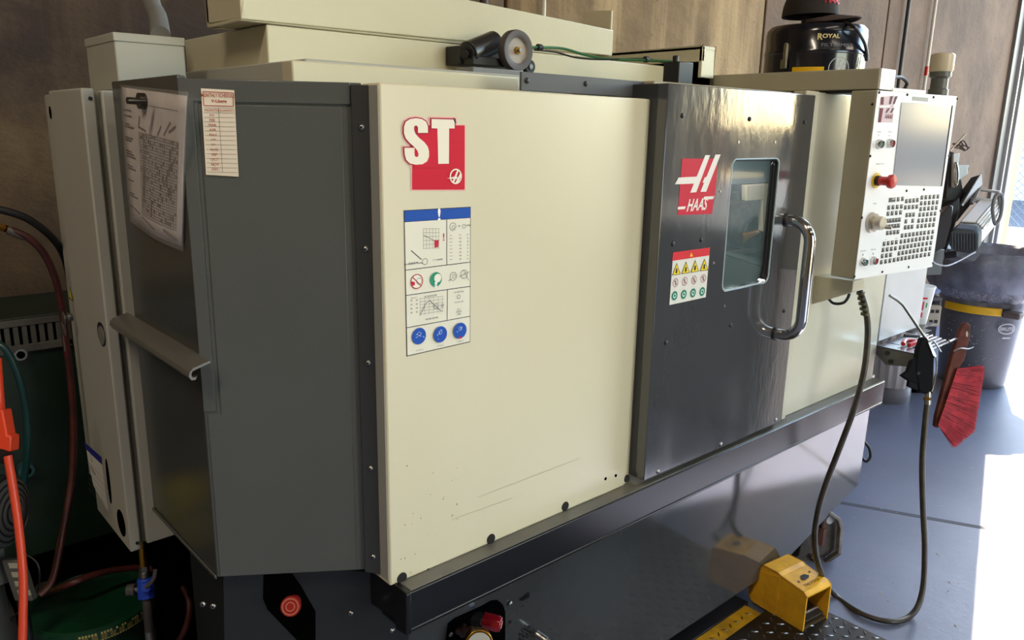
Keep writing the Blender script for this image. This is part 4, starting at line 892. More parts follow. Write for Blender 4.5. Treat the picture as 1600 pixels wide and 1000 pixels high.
def sl_(s0, t0, s1, t1, w, m_, k=6):
    L = [sp_(s0+(s1-s0)*i/k, t0+(t1-t0)*i/k) for i in range(k+1)]; dd = (L[-1]-L[0]).normalized(); q_ = NX.cross(dd)*w/2
    gd_.add([p-q_ for p in L]+[p+q_ for p in L], [(i, i+1, k+2+i, k+1+i) for i in range(k)], m_)
for k in range(31): sl_(.30, .30+k*.02, .93, .30+k*.02, .0013, INK2)
for k in range(20): sl_(.30+k*.033, .30, .30+k*.033, .90, .0013, INK2)
random.seed(11)
for k in range(170):
    s_ = .31+.033*random.randint(0, 18); t_ = .31+.02*random.randint(0, 28); sl_(s_+.006, t_, s_+.026, t_, .006, INK if random.random() < .5 else INK2, 1)
for t_ in (.16, .20, .26, .28, .36, .38, .46, .48, .50, .57, .59, .68, .78, .80): sl_(.03, t_, .03+random.uniform(.1, .2), t_, .003, INK, 2)
sl_(.3, .1, .9, .1, .001, INK2); sl_(.02, .88, .25, .91, .003, INK, 2); sl_(.3, .92, .6, .96, .003, INK2, 2); sl_(.75, .93, .95, .97, .006, INK2, 2)
for (a_, b_, c_, d2) in ((.38, .3, .33, .85), (.41, .35, .36, .8), (.84, .45, .74, .62), (.9, .4, .82, .5), (.33, .18, .3, .27), (.3, .26, .42, .28), (.7, .28, .8, .18), (.78, .25, .88, .2), (.6, .29, .66, .22)): sl_(a_, b_, c_, d2, .004, mat('pencil_smudge', '6b625d', .6), 5)
gd_.L = 0
build('grid_print', gd_, pg, kind='stuff')
mgp = ax(226, 160, xs-.012)
mh = thing('magnet_hook', mgp, 'dark round magnet with a pin holding the worksheet', 'magnet')
build('disc', MB().cyl(ax(229, 158, .476), ax(229, 158, .476)+NX*.014, .014, mt=mat('dark_steel', '4a453f', .3, metal=.8), n=24), mh)
build('pin', MB().cyl(ax(229, 158, .460), ax(200, 157, .430), .004, .004, mat('dark_steel', '4a453f'), 12).cyl(ax(214, 158, .446), ax(199, 157, .430), .006, mt=MC['dark_steel'], n=12), mh)
# monthly notice on the angled face
nn = obn; Pn = S1+nn*.0045
npts = [ap(x, y, Pn, nn) for x, y in ((314, 138), (366, 141), (373, 276), (322, 273))]
nt_ = thing('checklist_sheet', npts[0].lerp(npts[2], .5), 'narrow cream checklist with red print on the angled charcoal panel', 'paper')
sheet('page', npts, nn, mat('cream_paper', 'e8dcc8', .5), nt_)
d = Dec(Pn+nn*.0007, nn, (180, 120), 3.573)
RP = 'b0533f'
for a_, b_ in (((490, 83), (658, 90)), ((658, 90), (660, 165)), ((660, 165), (495, 160)), ((495, 160), (490, 83))): d.line(d.pt(*a_), d.pt(*b_), .0012, RP)
d.text('MONTHLY SCHEDULE', d.pt(573, 104), .0062, RP, .01, .62); d.text('V-Usage', d.pt(580, 138), .007, RP, .02)
d.line(d.pt(495, 172), d.pt(664, 176), .0006, '8a8078'); d.line(d.pt(577, 172), d.pt(600, 532), .0006, '8a8078')
for k in range(14):
    y_ = 200+k*25.5; d.line(d.pt(495+k*1.4, y_), d.pt(666+k*1.4, y_+3), .0006, '8a8078')
for k, t_ in enumerate(['MONTH', 'JAN', 'FEB', 'MAR', 'APR', 'MAY', 'JUN', 'JUL', 'AUG', 'SEP', 'OCT', 'NOV', 'DEC']): d.text(t_, d.pt(538+k*1.8, 187+k*27.4), .0042, RP)
d.text('QUANTITY', d.pt(622, 190), .0042, RP)
build('print', d, nt_)

# ================================================================== LEFT SIDE CLUTTER
YG = 2.42
gx1 = ay(108, 500, YG).x; gz0 = ay(60, 868, YG).z; gz1 = ay(60, 492, YG).z
gc = thing('green_machine_cabinet', (-.3, YG+.1, 0), 'dark green steel cabinet with a louvred vent left of the electrical cabinet', 'cabinet')
build('body', MB().box((-1.2, YG, gz0), (1.0, YW-.01, gz1), GREEN), gc, .006)
build('plinth', MB().box((-1.15, YG+.06, 0), (.9, YW-.02, gz0+.01), VOID), gc)
vz0, vz1 = ay(60, 544, YG).z, ay(60, 494, YG).z
VG = mat('vent_grey', '5d5a54', .5, dirt='45423d', dscale=10)
build('vent_frame', MB().box((-1.2, YG-.012, vz1-.02), (gx1, YG, vz1), VG).box((-1.2, YG-.012, vz0), (gx1, YG, vz0+.018), VG).box((gx1-.02, YG-.012, vz0), (gx1, YG, vz1), VG), gc, .002)
build('vent_back', MB().box((-1.2, YG-.002, vz0), (gx1, YG+.001, vz1), VOID), gc)
sm_ = None
for k in range(40):
    x_ = gx1-.03-k*.0205
    if sm_ is None:
        so_ = build('slat', MB().box((x_-.006, YG-.010, vz0+.015), (x_+.006, YG-.002, vz1-.017), VG), gc, .002); sm_ = so_.data
    else:
        o_ = inst('slat', sm_, V(x_, YG-.006, vz0+.015), gc)
kn = ay(30, 552, YG); build('knob', MB().cyl(kn, kn-V(0, .02, 0), .016, mt=STEEL, n=20).cyl(kn-V(0, .02, 0), kn-V(0, .024, 0), .010, mt=VOID, n=16), gc)
kn2 = ay(38, 731, YG); build('port', MB().cyl(kn2, kn2-V(0, .03, 0), .02, mt=mat('port_teal', '24494c', .4), n=20).cyl(kn2-V(0, .03, 0), kn2-V(0, .031, 0), .012, mt=VOID, n=16), gc)
def hose(name, pts, r, m_, label, cat='hose', n=12): return tag(build(name, MB().tube(pts, r, m_, n=n), None), label, cat)
hose('black_hose', [ad(-30, 322, 1.9), ad(10, 330, 1.92), ad(45, 343, 1.95), ad(80, 370, 2.0), ad(100, 400, 2.1), ad(110, 440, 2.2)], .0095, RUB, 'thick black hose arching behind the electrical cabinet')
ahp = [ad(12, 358, 1.88), ad(45, 372, 1.9), ad(72, 402, 1.93), ad(92, 455, 1.97), ad(104, 540, 2.02), ad(114, 640, 2.05), ad(113, 740, 2.05), ad(98, 830, 2.02), ad(82, 905, 2.0), ad(62, 930, 1.98)]
ah = thing('air_hose', ahp[0], 'red-brown air hose with brass end drooping left of the cabinet', 'hose')
build('hose', MB().tube(ahp, .0088, HOSER, n=12), ah)
build('fitting', MB().cyl(ad(-8, 352, 1.88), ad(10, 358, 1.88), .006, mt=BRASS, n=6).cyl(ad(2, 355, 1.88), ad(9, 357.5, 1.88), .010, mt=BRASS, n=6), ah, label='brass hose fitting')
build('crimp', MB().cyl(ad(12, 359, 1.88), ad(40, 370, 1.9), .0105, mt=mat('crimp_grey', '6a645c', .4, metal=.5), n=16), ah)
hose('teal_hose', [ad(-20, 530, 1.9), ad(8, 545, 1.9), ad(28, 585, 1.92), ad(41, 640, 1.95), ad(43, 700, 1.97), ad(36, 760, 2.0), ad(28, 790, 2.0)], .0085, HOSEG, 'dark teal hose hanging in front of the green cabinet')
# orange cord with plug
op0 = [ad(12, 712, 1.6), ad(20, 760, 1.6), ad(30, 830, 1.6), ad(36, 900, 1.6), ad(36, 960, 1.6), ad(34, 1030, 1.6), ad(30, 1120, 1.6)]
oc_ = thing('extension_cord', op0[0], 'bright orange extension cord with its plug at the left picture edge', 'cord')
build('cord', MB().tube(op0, .0082, ORANGE, n=14), oc_)
build('plug', MB().prism([ad(-12, 640, 1.6), ad(4, 640, 1.6), ad(11, 680, 1.6), ad(17, 681, 1.6), ad(16, 706, 1.6), ad(-12, 706, 1.6)], Fv*.03, mat('plug_red_orange', 'd9401f', .4)), oc_, .003)
build('strain_relief', MB().cyl(ad(2, 703, 1.615), ad(10, 716, 1.6), .014, mt=BLACK, n=16), oc_)
build('cord_tail', MB().tube([ad(0, 645, 1.61), ad(-2, 620, 1.6), ad(-6, 560, 1.6)], .010, mat('plug_red_orange', 'd9401f'), n=12), oc_)
# blue motor and outlet tag at the far left
mb = MB(); mc = ad(-26, 800, 1.8)
bm_ = thing('electric_motor', mc, 'dark blue motor with a finned fan cover at the left edge', 'motor')
build('housing', MB().cyl(mc-Rv*.12, mc+Rv*.03, .085, mt=mat('navy_housing', '141a2c', .5, bump=.2), n=28), bm_, .003)
build('fan_cover', MB().rev([(.082, 0), (.082, .02), (.06, .035), (.03, .04), (0, .04)], mc+Rv*.03, Rv, mat('fan_cover', '2b2b2e', .35, metal=.5), 28), bm_)
for k in range(5):
    build('cooling_fin', MB().rev([(.074-.013*k, .022+.004*k), (.078-.013*k, .030+.004*k), (.070-.013*k, .034+.003*k)], mc+Rv*.03, Rv, mat('fin_metal', '77777a', .3, metal=.8), 24), bm_)
pb0 = ad(44, 905, 1.85)
ot = thing('power_strip', V(pb0.x, pb0.y, 0), 'small power strip with worn pale label beside the orange cord', 'power strip')
pd1 = V(.12, -.10, -.98).normalized()
build('body', MB().obox(ad(31, 905, 1.85), Rv*.022, pd1*.055, Fv*.012, mat('strip_body', '4a4742', .5)), ot, .004)
lm_ = MB(); 
for k in range(4): lm_.obox(ad(31, 905, 1.837)+pd1*(-.036+k*.024), Rv*.015, pd1*.007, Fv*.0006, mat('worn_label', '97907e', .6))
build('label_patches', lm_, ot)
build('leg', MB().cyl(ad(33, 925, 1.86), V(ad(33, 925, 1.86).x, ad(33, 925, 1.86).y, 0), .012, mt=BLACK, n=12), ot)
hose('thin_black_cable', [ad(40, 866, 1.86), ad(58, 880, 1.86), ad(62, 905, 1.87), ad(55, 930, 1.9), ad(30, 955, 1.9), az(0, 985, .01)], .0022, BLACK, 'thin black cable curling from the power strip', 'cable', 8)
mb_ = thing('motor_frame', ad(-10, 880, 1.9), 'dark steel frame carrying the motor at the left edge', 'frame')
build('rail', MB().obox(ad(0, 888, 1.92), Rv*.05, Uv*.006, Fv*.03, mat('dull_rail', '3b3b3c', .5)), mb_)
pp_ = ad(-14, 888, 1.92); build('post', MB().box((pp_.x-.02, pp_.y-.02, 0), (pp_.x+.02, pp_.y+.02, pp_.z), MC['dull_rail']), mb_)
pq = ad(-22, 850, 1.85); build('motor_foot', MB().box((pq.x-.03, pq.y-.03, pp_.z-.005), (pq.x+.03, pq.y+.04, pq.z+.02), MC['dull_rail']), mb_)
# green pail
pz_ = .37; pc_ = az(143, 938, pz_); pr = .15
pl = thing('green_pail', (pc_.x, pc_.y, 0), 'dark green lidded pail with cream print under the cabinet', 'pail')
build('bucket', MB().rev([(0, 0), (pr*.82, 0), (pr*.86, .02), (pr*.96, .33), (pr*.98, pz_-.02)], (pc_.x, pc_.y, 0), Z, LIDG, 40), pl)
build('lid', MB().rev([(pr*1.0, -.03), (pr*1.03, -.028), (pr*1.03, 0), (pr*.97, .004), (pr*.95, -.008), (pr*.6, -.006), (0, -.004)], (pc_.x, pc_.y, pz_), Z, LIDG, 48), pl)
pm = MB(); PR2 = ink('b9a96a'); random.seed(5)
for k in range(46):
    a_ = math.radians(-115+k*2.6); a2 = a_+.03; r_ = pr*1.035
    for (z_a, z_b) in ((-.004, -.010), (-.024, -.027)):
        if z_a == -.004 and random.random() < .25: continue
        pm.add([(pc_.x+r_*math.cos(t), pc_.y+r_*math.sin(t), pz_+z_) for t, z_ in ((a_, z_b), (a2, z_b), (a2, z_a), (a_, z_a))], [(0, 1, 2, 3)], PR2)
    pm.add([(pc_.x+r_*math.cos(t), pc_.y+r_*math.sin(t), pz_+z_) for t, z_ in ((a_, -.0105), (a_+.042, -.0105), (a_+.042, -.0235), (a_, -.0235))], [(0, 1, 2, 3)], mat('rim_print_ground', '6f6432', .5)) if k % 3 else None
build('rim_print', pm, pl)
build('spout_cap', MB().cyl(az(70, 925, pz_)+Z*.0, az(70, 925, pz_)+Z*.02, .02, mt=mat('cap_grey', '4c4a45', .5), n=20), pl)
yj = ax(307, 790, .48); dv = ray(307, 790); kk = 2.35/dv.y; pv = CP+dv*kk; yjx = .96-pv.x
hz2 = .19
jg = thing('yellow_jug', (yjx, 2.35, 0), 'yellow jug beyond the left picture edge, mirrored in the charcoal side face', 'jug')
build('stand', MB().box((yjx-.12, 2.27, 0), (yjx+.08, 2.40, pv.z-.12), MC['dull_rail']), jg)
build('jug', MB().box((yjx-.085, 2.28, pv.z-.12), (yjx+.06, 2.40, pv.z+.10), mat('jug_yellow', 'e5c81a', .5)), jg, .02)
build('label_disc', MB().cyl((yjx+.06, 2.31, pv.z-.05), (yjx+.066, 2.31, pv.z-.05), .035, mt=mat('jug_blue', '3c6ea8', .5), n=24), jg)
# pipe with blue valve hanging from the cabinet
vb = V(ay(224, 862, 1.9).x, 1.9, CZ0+.02); D_v = (vb-CP).dot(Fv)
vt = thing('shut_off_valve', vb, 'blue-bodied shut-off valve on a brass pipe under the cabinet', 'valve')
build('pipe', MB().cyl(vb, ad(226, 905, D_v), .0085, mt=BRASS, n=14).cyl(ad(225, 885, D_v), ad(226, 905, D_v), .012, mt=STEEL, n=6), vt)
build('body', MB().cyl(ad(227, 903, D_v), ad(229, 934, D_v), .020, mt=BLUE, n=8).cyl(ad(228, 918, D_v), ad(228, 918, D_v-.03), .012, mt=BLUE, n=16).cyl(ad(226, 893, D_v), ad(227, 903, D_v), .012, mt=STEEL, n=12), vt, .002)
build('lever', MB().tube([ad(228, 918, D_v-.03), ad(240, 905, D_v-.03), ad(243, 890, D_v-.02)], .005, mat('lever_grey', '4d4a48', .4), n=8), vt)
build('side_fitting', MB().cyl(ad(200, 922, D_v), ad(212, 921, D_v), .014, mt=mat('lever_grey', '4d4a48'), n=14).cyl(ad(212, 921, D_v), ad(224, 920, D_v), .008, mt=STEEL, n=12), vt)
build('drop_hose', MB().tube([ad(229, 934, D_v), ad(231, 955, D_v), ad(234, 990, D_v+.02), ad(238, 1040, D_v+.03)], .011, mat('drop_hose', '3f3a38', .5), n=12).cyl(ad(234, 985, D_v+.02), ad(237, 1005, D_v+.02), .013, mt=STEEL, n=12), vt)
hose('coiled_red_hose', [az(75, 925, .40), ad(110, 912, 2.0), ad(150, 897, 2.05), ad(190, 889, 2.1), ad(235, 888, 2.15), ad(272, 902, 2.15), ad(294, 935, 2.12), ad(292, 975, 2.1), ad(275, 1010, 2.1)], .0085, HOSER, 'dull red hose looping over the green pail')

# ================================================================== TOP RIGHT: mist collector and cap
vc = V(2.93, 1.575, 1.72); vr = .182; vh = 1.988
for _ in range(1): pass
mc_ = thing('mist_collector', vc, 'black cylindrical oil-mist collector standing on the lathe roof', 'mist collector')
build('drum', MB().rev([(0, 0), (vr, 0), (vr, .165), (vr*1.012, .168), (vr*1.012, .178), (vr, .182), (vr, vh-1.72-.03), (vr*.985, vh-1.72-.012), (vr*.93, vh-1.72), (vr*.5, vh-1.72+.01), (0, vh-1.72+.012)], vc, Z, VACB, 64), mc_)
build('top_hub', MB().cyl((vc.x, vc.y, vh), (vc.x, vc.y, vh+.035), .062, .058, BLACK, 36), mc_, .003)
va = math.atan2(-vc.y, -vc.x)  # towards the camera
def von(px, py):  # point on drum surface through a photo pixel
    dd = ray(px, py); o2 = Vector((-vc.x, -vc.y)); d2 = Vector((dd.x, dd.y)); A2 = d2.dot(d2); B2 = 2*o2.dot(d2); C2 = o2.dot(o2)-vr*vr
    disc = max(0, B2*B2-4*A2*C2); t_ = (-B2-math.sqrt(disc))/(2*A2); return CP+dd*t_
def vdec(vs2, fs, m_, a0, z0, mb_, off=.001):
    mb_.add([(vc.x+(vr+off)*math.cos(a0+v[0]/vr), vc.y+(vr+off)*math.sin(a0+v[0]/vr), z0+v[1]) for v in vs2], fs, m_)
def ang(p): return math.atan2(p.y-vc.y, p.x-vc.x)
def vtext(t_, px, py, h, col, bold, xs, mb_):
    p = von(px, py); vs, fs = text_faces(t_, bold); vdec([(v.x*h*xs, v.y*h) for v in vs], fs, ink(col), ang(p), p.z, mb_)
vm = MB(); vtext('R', 1281, 57, .022, 'd8c58a', .03, 1, vm); vtext('OYAL', 1299, 56, .0145, 'd8c58a', .03, 1.25, vm)
vtext('FILTERMIST', 1309, 70, .011, '7d7d86', .0, 1.5, vm)
pE = von(1311, 106); a0 = ang(pE)
def vring(a0, z0, r, w, col, mb_, n=28):
    vs = [(r*math.cos(2*math.pi*i/n), r*math.sin(2*math.pi*i/n)) for i in range(n)]+[((r-w)*math.cos(2*math.pi*i/n), (r-w)*math.sin(2*math.pi*i/n)) for i in range(n)]
    vdec(vs, [(i, (i+1) % n, n+(i+1) % n, n+i) for i in range(n)], ink(col), a0, z0, mb_)
vring(a0, pE.z-.002, .040, .003, 'b9b9c2', vm)
for po in ([(-.02, -.02), (-.012, -.02), (.010, .030), (.002, .030)], [(.0, -.02), (.008, -.02), (.026, .022), (.018, .022)], [(.0, .006), (.024, .006), (.024, .012), (.0, .012)]): vdec(po, [(0, 1, 2, 3)], ink('b9b9c2'), a0, pE.z-.002, vm)
vtext('FILTER', 1311, 112, .010, 'cfcfd6', .02, 1, vm)
for k in range(7):
    p = von(1338+k*2, 92+(k % 3)*5); vdec([(0, -.018), (.003, -.018), (.007, .016), (.004, .016)], [(0, 1, 2, 3)], ink('8d8d96'), ang(p), p.z, vm)
p = von(1262, 108); [vdec([(-.055+k*.01, -.02), (-.045+k*.01, -.02), (-.045+k*.01, .008), (-.055+k*.01, .008)], [(0, 1, 2, 3)], ink('e0ac18'), ang(p), p.z, vm) for k in range(11)]
build('drum_print', vm, mc_)
p = von(1229, 85); tn = V(-math.sin(ang(p)), math.cos(ang(p)), 0); rn = V(math.cos(ang(p)), math.sin(ang(p)), 0)
LM = mat('latch_brass_grey', '8f8972', .35, metal=.7)
build('latch', MB().obox(p+rn*.006+Z*.008, tn*.009, Z*.028, rn*.004, LM).obox(p+rn*.012-Z*.035, tn*.012, Z*.016, rn*.005, LM).obox(p+rn*.01-Z*.0, tn*.006, Z*.04, rn*.002, LM), mc_, .002)
c0_ = V(vc.x, vc.y, vh+.03); vp = von(1352, 78)
hz = von(1350, 90)
build('power_cable', MB().tube([c0_+(rn*.09), ap(1292, 32, vc-Fv*vr*.3, Fv), von(1325, 45)-Fv*.03, von(1345, 66)-Fv*.02, von(1352, 84)-Fv*.012, von(1353, 95)-Fv*.01], .006, BLACK, n=10), mc_)
# cap on top: crown partly cut by the frame, brim to the right
cap_c = V(vc.x, vc.y, vh+.052)
Dc = (cap_c-CP).dot(Fv); cap_c = ad(1266, 21, Dc); 
cp_ = thing('baseball_cap', cap_c, 'dark baseball cap with red lettering resting on the mist collector', 'cap')
CAPM = mat('cap_cloth', '2a2320', .85, bump=.3, bscale=300); CAPB = mat('cap_brim_cloth', '4a3a34', .8, bump=.2, bscale=300)
crv = MB(); NU, NVv = 32, 10; vs = []
for j in range(NVv+1):
    t_ = j/NVv; r_ = .100*math.sqrt(max(0, 1-(t_**2.3)*1.0))+.0005; z_ = .125*t_
    for i in range(NU): a_ = 2*math.pi*i/NU; vs.append(cap_c+Rv.xyz.normalized()*(r_*math.cos(a_))+Vector((math.cos(YAW), math.sin(YAW), 0))*(r_*1.08*math.sin(a_))+Z*(z_-.012))
crv.add(vs, [(j*NU+i, j*NU+(i+1) % NU, (j+1)*NU+(i+1) % NU, (j+1)*NU+i) for j in range(NVv) for i in range(NU)], CAPM, True)
build('crown', crv, cp_)
br_ = MB(); bdir = (Rv*.80-V(math.cos(YAW), math.sin(YAW), 0)*.60); bdir.z = 0; bdir.normalize(); bs = Z.cross(bdir)
vs = []; NB = 16
for j in range(7):
    t_ = j/6
    for i in range(NB+1):
        w_ = (i/NB-.5)*2; out_ = .100*math.sqrt(max(0, 1-w_*w_*.98)); ext = out_+t_*.085*(1-w_*w_)**.5 if abs(w_) < 1 else out_
        vs.append(cap_c+bdir*ext+bs*(w_*.092)+Z*(-.010-.012*t_-.022*w_*w_))
br_.add(vs, [(j*(NB+1)+i, j*(NB+1)+i+1, (j+1)*(NB+1)+i+1, (j+1)*(NB+1)+i) for j in range(6) for i in range(NB)], CAPB, True)
o_ = build('brim', br_, cp_); mo = o_.modifiers.new('solid', 'SOLIDIFY'); mo.thickness = .004
hd = V(math.cos(YAW), math.sin(YAW), 0); rr_ = V(Rv.x, Rv.y, 0).normalized()
vs, fs = text_faces('HAAS', .03); a_c = math.radians(-58); tm = MB()
def cpt(u_, v_):
    t_ = (v_+.012)/.125; r_ = .100*math.sqrt(max(0, 1-(max(0, t_)**2.3)))+.003; a_ = a_c+u_/.1
    return cap_c+rr_*(r_*math.cos(a_))+hd*(r_*1.08*math.sin(a_))+Z*v_
tm.add([cpt((v.x+v.y*.3)*.026, v.y*.026+.036) for v in vs], fs, ink('c4172b')); build('lettering', tm, cp_, label='red embroidered lettering')
build('button', MB().cyl(cap_c+Z*.110, cap_c+Z*.116, .008, mt=CAPM, n=12), cp_)

# ================================================================== PEDAL AND PLATE
MH = .022
mat_t = thing('step_plate', (1.9, .95, 0), 'dark diamond-tread floor plate with a yellow edge stripe beside the lathe base', 'floor plate')
pr_ = az(1300, 958, MH); pr2 = az(1345, 1000, MH)
s_in0, s_in1 = az(1163, 946, MH), az(1085, 1000, MH); s_o0, s_o1 = az(1190, 957, MH), az(1132, 1000, MH)
yi = (s_in0.y+s_in1.y)/2; yo = (s_o0.y+s_o1.y)/2; mxr = max(pr_.x, pr2.x)
yi = max(yi, yo+.05)
build('plate', MB().box((1.0, .35, 0), (mxr, yo, MH), PLATE), mat_t, .003)
sxe = (s_in0.x+s_o0.x)/2
build('edge_stripe', MB().box((1.0, yo, 0), (sxe, yi, MH), STRIPE), mat_t, .002, 'worn yellow edge stripe')
build('edge_lip', MB().box((1.0, yi, 0), (sxe+.02, yi+.06, MH+.004), BLACK), mat_t, .002)
lug = MB(); lug2 = MB(); pitch = .034
for i in range(int((mxr-1.1)/pitch)):
    for j in range(int((yi-.4)/pitch)):
        x_ = 1.1+(i+.5)*pitch; y_ = .4+(j+.5)*pitch; a_ = math.radians(45 if (i+j) % 2 else -45)
        u_ = V(math.cos(a_), math.sin(a_), 0)*.0135; w_ = V(-math.sin(a_), math.cos(a_), 0)*.0035
        if y_ > yo: 
            if x_ > sxe-.01: continue
            tgt = lug2; m_ = mat('stripe_lug_worn', '5c4a1c', .4, metal=.3)
        else: tgt = lug; m_ = PLATEL
        if abs(y_-yo) < .010: continue
        c = V(x_, y_, MH); tgt.add([c-u_, c-w_, c+u_, c+w_, c+Z*.003-u_*.6, c+Z*.003-w_*.5, c+Z*.003+u_*.6, c+Z*.003+w_*.5], [(0, 1, 5, 4), (1, 2, 6, 5), (2, 3, 7, 6), (3, 0, 4, 7), (4, 5, 6, 7)], m_)
build('tread', lug, mat_t, kind='stuff'); build('stripe_tread', lug2, mat_t, kind='stuff')
# worn bright sheet to the right of the pedal
# pedal guard
f0 = az(1254, 987, MH); f1 = az(1293, 966, MH); b0_ = az(1197, 956, MH)
pdv = thing('foot_pedal', (f0.x+.07, f0.y+.08, MH), 'yellow guarded foot pedal standing on the tread plate', 'foot pedal')
px0, px1, py0 = f0.x, f0.x+.155, f0.y
ang_p = math.atan2(f1.y-f0.y, f1.x-f0.x); pu = V(math.cos(ang_p), math.sin(ang_p), 0); pvv = V(-pu.y, pu.x, 0); wP = (f1-f0).length
hF = ap(1257, 932, f0, pvv).z; 
def PQ(u_, v_, z_): return f0+pu*u_+pvv*v_+Z*(z_-MH)
t_ = .006
gm = MB()
hT = hF; hR = hF+.035
sideprof = [(0, MH), (0, hT-.006), (.012, hT+.004), (.10, hT+.016), (.115, hT+.022), (.175, hT+.020), (.20, hT-.01), (.22, hT-.06), (.225, MH+.02), (.21, MH)]
for u_ in (0, wP-t_): gm.prism([PQ(u_, v_, z_) for v_, z_ in sideprof], pu*t_, YEL)
top = [(.0, hT-.006), (.012, hT+.004), (.10, hT+.016), (.115, hT+.022), (.175, hT+.020), (.20, hT-.01), (.22, hT-.06), (.225, MH+.02)]
for (v0, z0_), (v1_, z1_) in zip(top[:-1], top[1:]):
    gm.prism([PQ(0, v0, z0_), PQ(0, v1_, z1_), PQ(0, v1_, z1_-t_), PQ(0, v0, z0_-t_)], pu*wP, YEL)
gm.prism([PQ(-.003, .105, MH), PQ(-.003, .105, hT+.012), PQ(-.003, .20, hT-.01), PQ(-.003, .215, MH+.03), PQ(-.003, .20, MH)], pu*.006, YEL)
build('guard', gm, pdv, 0, 'yellow cast guard hood')
build('base_plate', MB().prism([PQ(.004, .004, MH), PQ(wP-.004, .004, MH), PQ(wP-.004, .21, MH), PQ(.004, .21, MH)], Z*.008, mat('pedal_base', '4a3a24', .5)), pdv)
build('treadle', MB().prism([PQ(.02, .005, MH+.020), PQ(wP-.02, .005, MH+.020), PQ(wP-.02, .16, MH+.05), PQ(.02, .16, MH+.05)], Z*.008, mat('treadle_black', '26221e', .5, bump=.4)).cyl(PQ(.02, .03, MH+.035), PQ(wP-.02, .03, MH+.035), .006, mt=STEEL, n=12), pdv, .002)
nrm_t = (PQ(0, .1, hT+.016)-PQ(0, .012, hT+.004)).cross(pu).normalized(); nrm_t = nrm_t if nrm_t.z > 0 else -nrm_t
tp = MB(); ctr_t = PQ(wP*.5, .055, hT+.0105)+nrm_t*.0008; fv_ = (PQ(0, .1, hT+.016)-PQ(0, .012, hT+.004)).normalized()
def tq(pts, m_): tp.add([ctr_t+pu*a_+fv_*b_ for a_, b_ in pts], [list(range(len(pts)))], m_)
tq([(-.022, .0), (-.008, .016), (.014, .016), (.024, .004), (.012, -.004), (-.012, -.006)], ink('2c2a22')); tq([(-.045, -.002), (-.034, .004), (-.036, -.008)], ink('2c2a22')); tq([(.036, .016), (.046, .020), (.042, .008)], ink('2c2a22'))
vs, fs = text_faces('TAILSTOCK', .01); tp.add([ctr_t+pu*(v.x*.0105)+fv_*(v.y*.0105-.024) for v in vs], fs, ink('5a4314'))
build('top_print', tp, pdv)
build('cable_boot', MB().cyl(PQ(.05, .225, MH+.03), PQ(.04, .27, MH+.02), .012, mt=BLACK, n=14), pdv)

# ================================================================== AIR HOSE, GUN, TRAY, BRUSH
hp_ = [ad(1343, 452, 2.40), ad(1352, 480, 2.40), ad(1356, 520, 2.41), ad(1350, 580, 2.42), ad(1334, 640, 2.44), ad(1312, 700, 2.47), ad(1291, 755, 2.50), ad(1278, 800, 2.52), ad(1273, 845, 2.55), ad(1281, 890, 2.60), az(1303, 928, .012), az(1345, 958, .012), az(1392, 971, .012), az(1425, 960, .012), ad(1441, 925, 2.70), ad(1445, 860, 2.70), ad(1442, 790, 2.69), ad(1441, 720, 2.68), ad(1446, 655, 2.67), ad(1450, 625, 2.67)]
hh = thing('coiled_air_hose', hp_[0], 'long olive-grey air hose hanging from the pendant bracket to the floor', 'hose')
build('hose', MB().tube(hp_, .0095, HOSE, n=14, k=8), hh)
fm = MB()
for k in range(5): p = ad(1345+k*1.6, 456+k*8, 2.40); fm.cyl(p, p+V(.001, 0, -.008), .0125, mt=mat('olive_spring', '5e5a3c', .4, metal=.5), n=12)
build('strain_spring', fm, hh)
build('end_fitting', MB().cyl(ad(1449, 632, 2.67), ad(1450, 612, 2.67), .011, mt=STEEL, n=12).cyl(ad(1449, 625, 2.67), ad(1449, 621, 2.67), .013, mt=BRASS, n=6), hh)
# tray
TZ = .872; tx0 = XA+.012; ty0 = .992
ty = thing('tool_tray', (tx0+.15, ty0+.05, TZ), 'steel slotted tool tray bolted under the pale end cover', 'tray')
TM = mat('tray_steel', '6d6a68', .3, metal=.7, dirt='55524f', dscale=9); TL = mat('tray_top_steel', 'a9a9ad', .25, metal=.7)
build('side_plate', MB().prism([(tx0-.012, YP+.0, TZ), (tx0-.012, YP-.0, TZ-.03), (tx0-.012, 1.10, TZ-.062), (tx0-.012, 1.02, TZ-.05), (tx0-.012, ty0, TZ-.035), (tx0-.012, ty0, TZ)], (.006, 0, 0), TM), ty, .001)
build('shelf', MB().box((tx0-.012, ty0, TZ-.004), (tx0+.06, YP, TZ), TL).box((tx0+.06, YP-.05, TZ-.004), (tx0+.32, YP, TZ), TL).box((tx0+.06, ty0+.0, TZ-.004), (tx0+.07, YP, TZ), TL).box((tx0+.06, ty0+.045, TZ-.02), (tx0+.25, YP-.045, TZ-.016), TM), ty, .001)
for k in range(5):
    yk = ty0+.002+k*.020; build('tine', MB().box((tx0+.02, yk, TZ-.004), (tx0+.32-.012*(4-k), yk+.008, TZ+.001), TL), ty, .001)
build('hook', MB().cyl((tx0+.26, ty0+.003, TZ), (tx0+.42, ty0+.003, TZ+.002), .004, mt=TL, n=10), ty)
for (yy_, zz_) in ((1.10, TZ-.018), (1.085, TZ-.046)): build('bolt', MB().cyl((tx0-.012, yy_, zz_), (tx0-.016, yy_, zz_), .008, mt=BLACK, n=16), ty)
pb = thing('pliers', (tx0+.1, 1.06, TZ), 'pair of red-handled pliers lying in the tool tray', 'pliers')
for s_ in (-1, 1): build('grip', MB().tube([(tx0+.05, 1.065+s_*.01, TZ+.010), (tx0+.09, 1.065+s_*.018, TZ+.014), (tx0+.13, 1.062+s_*.006, TZ+.010)], .008, RED, n=10), pb)
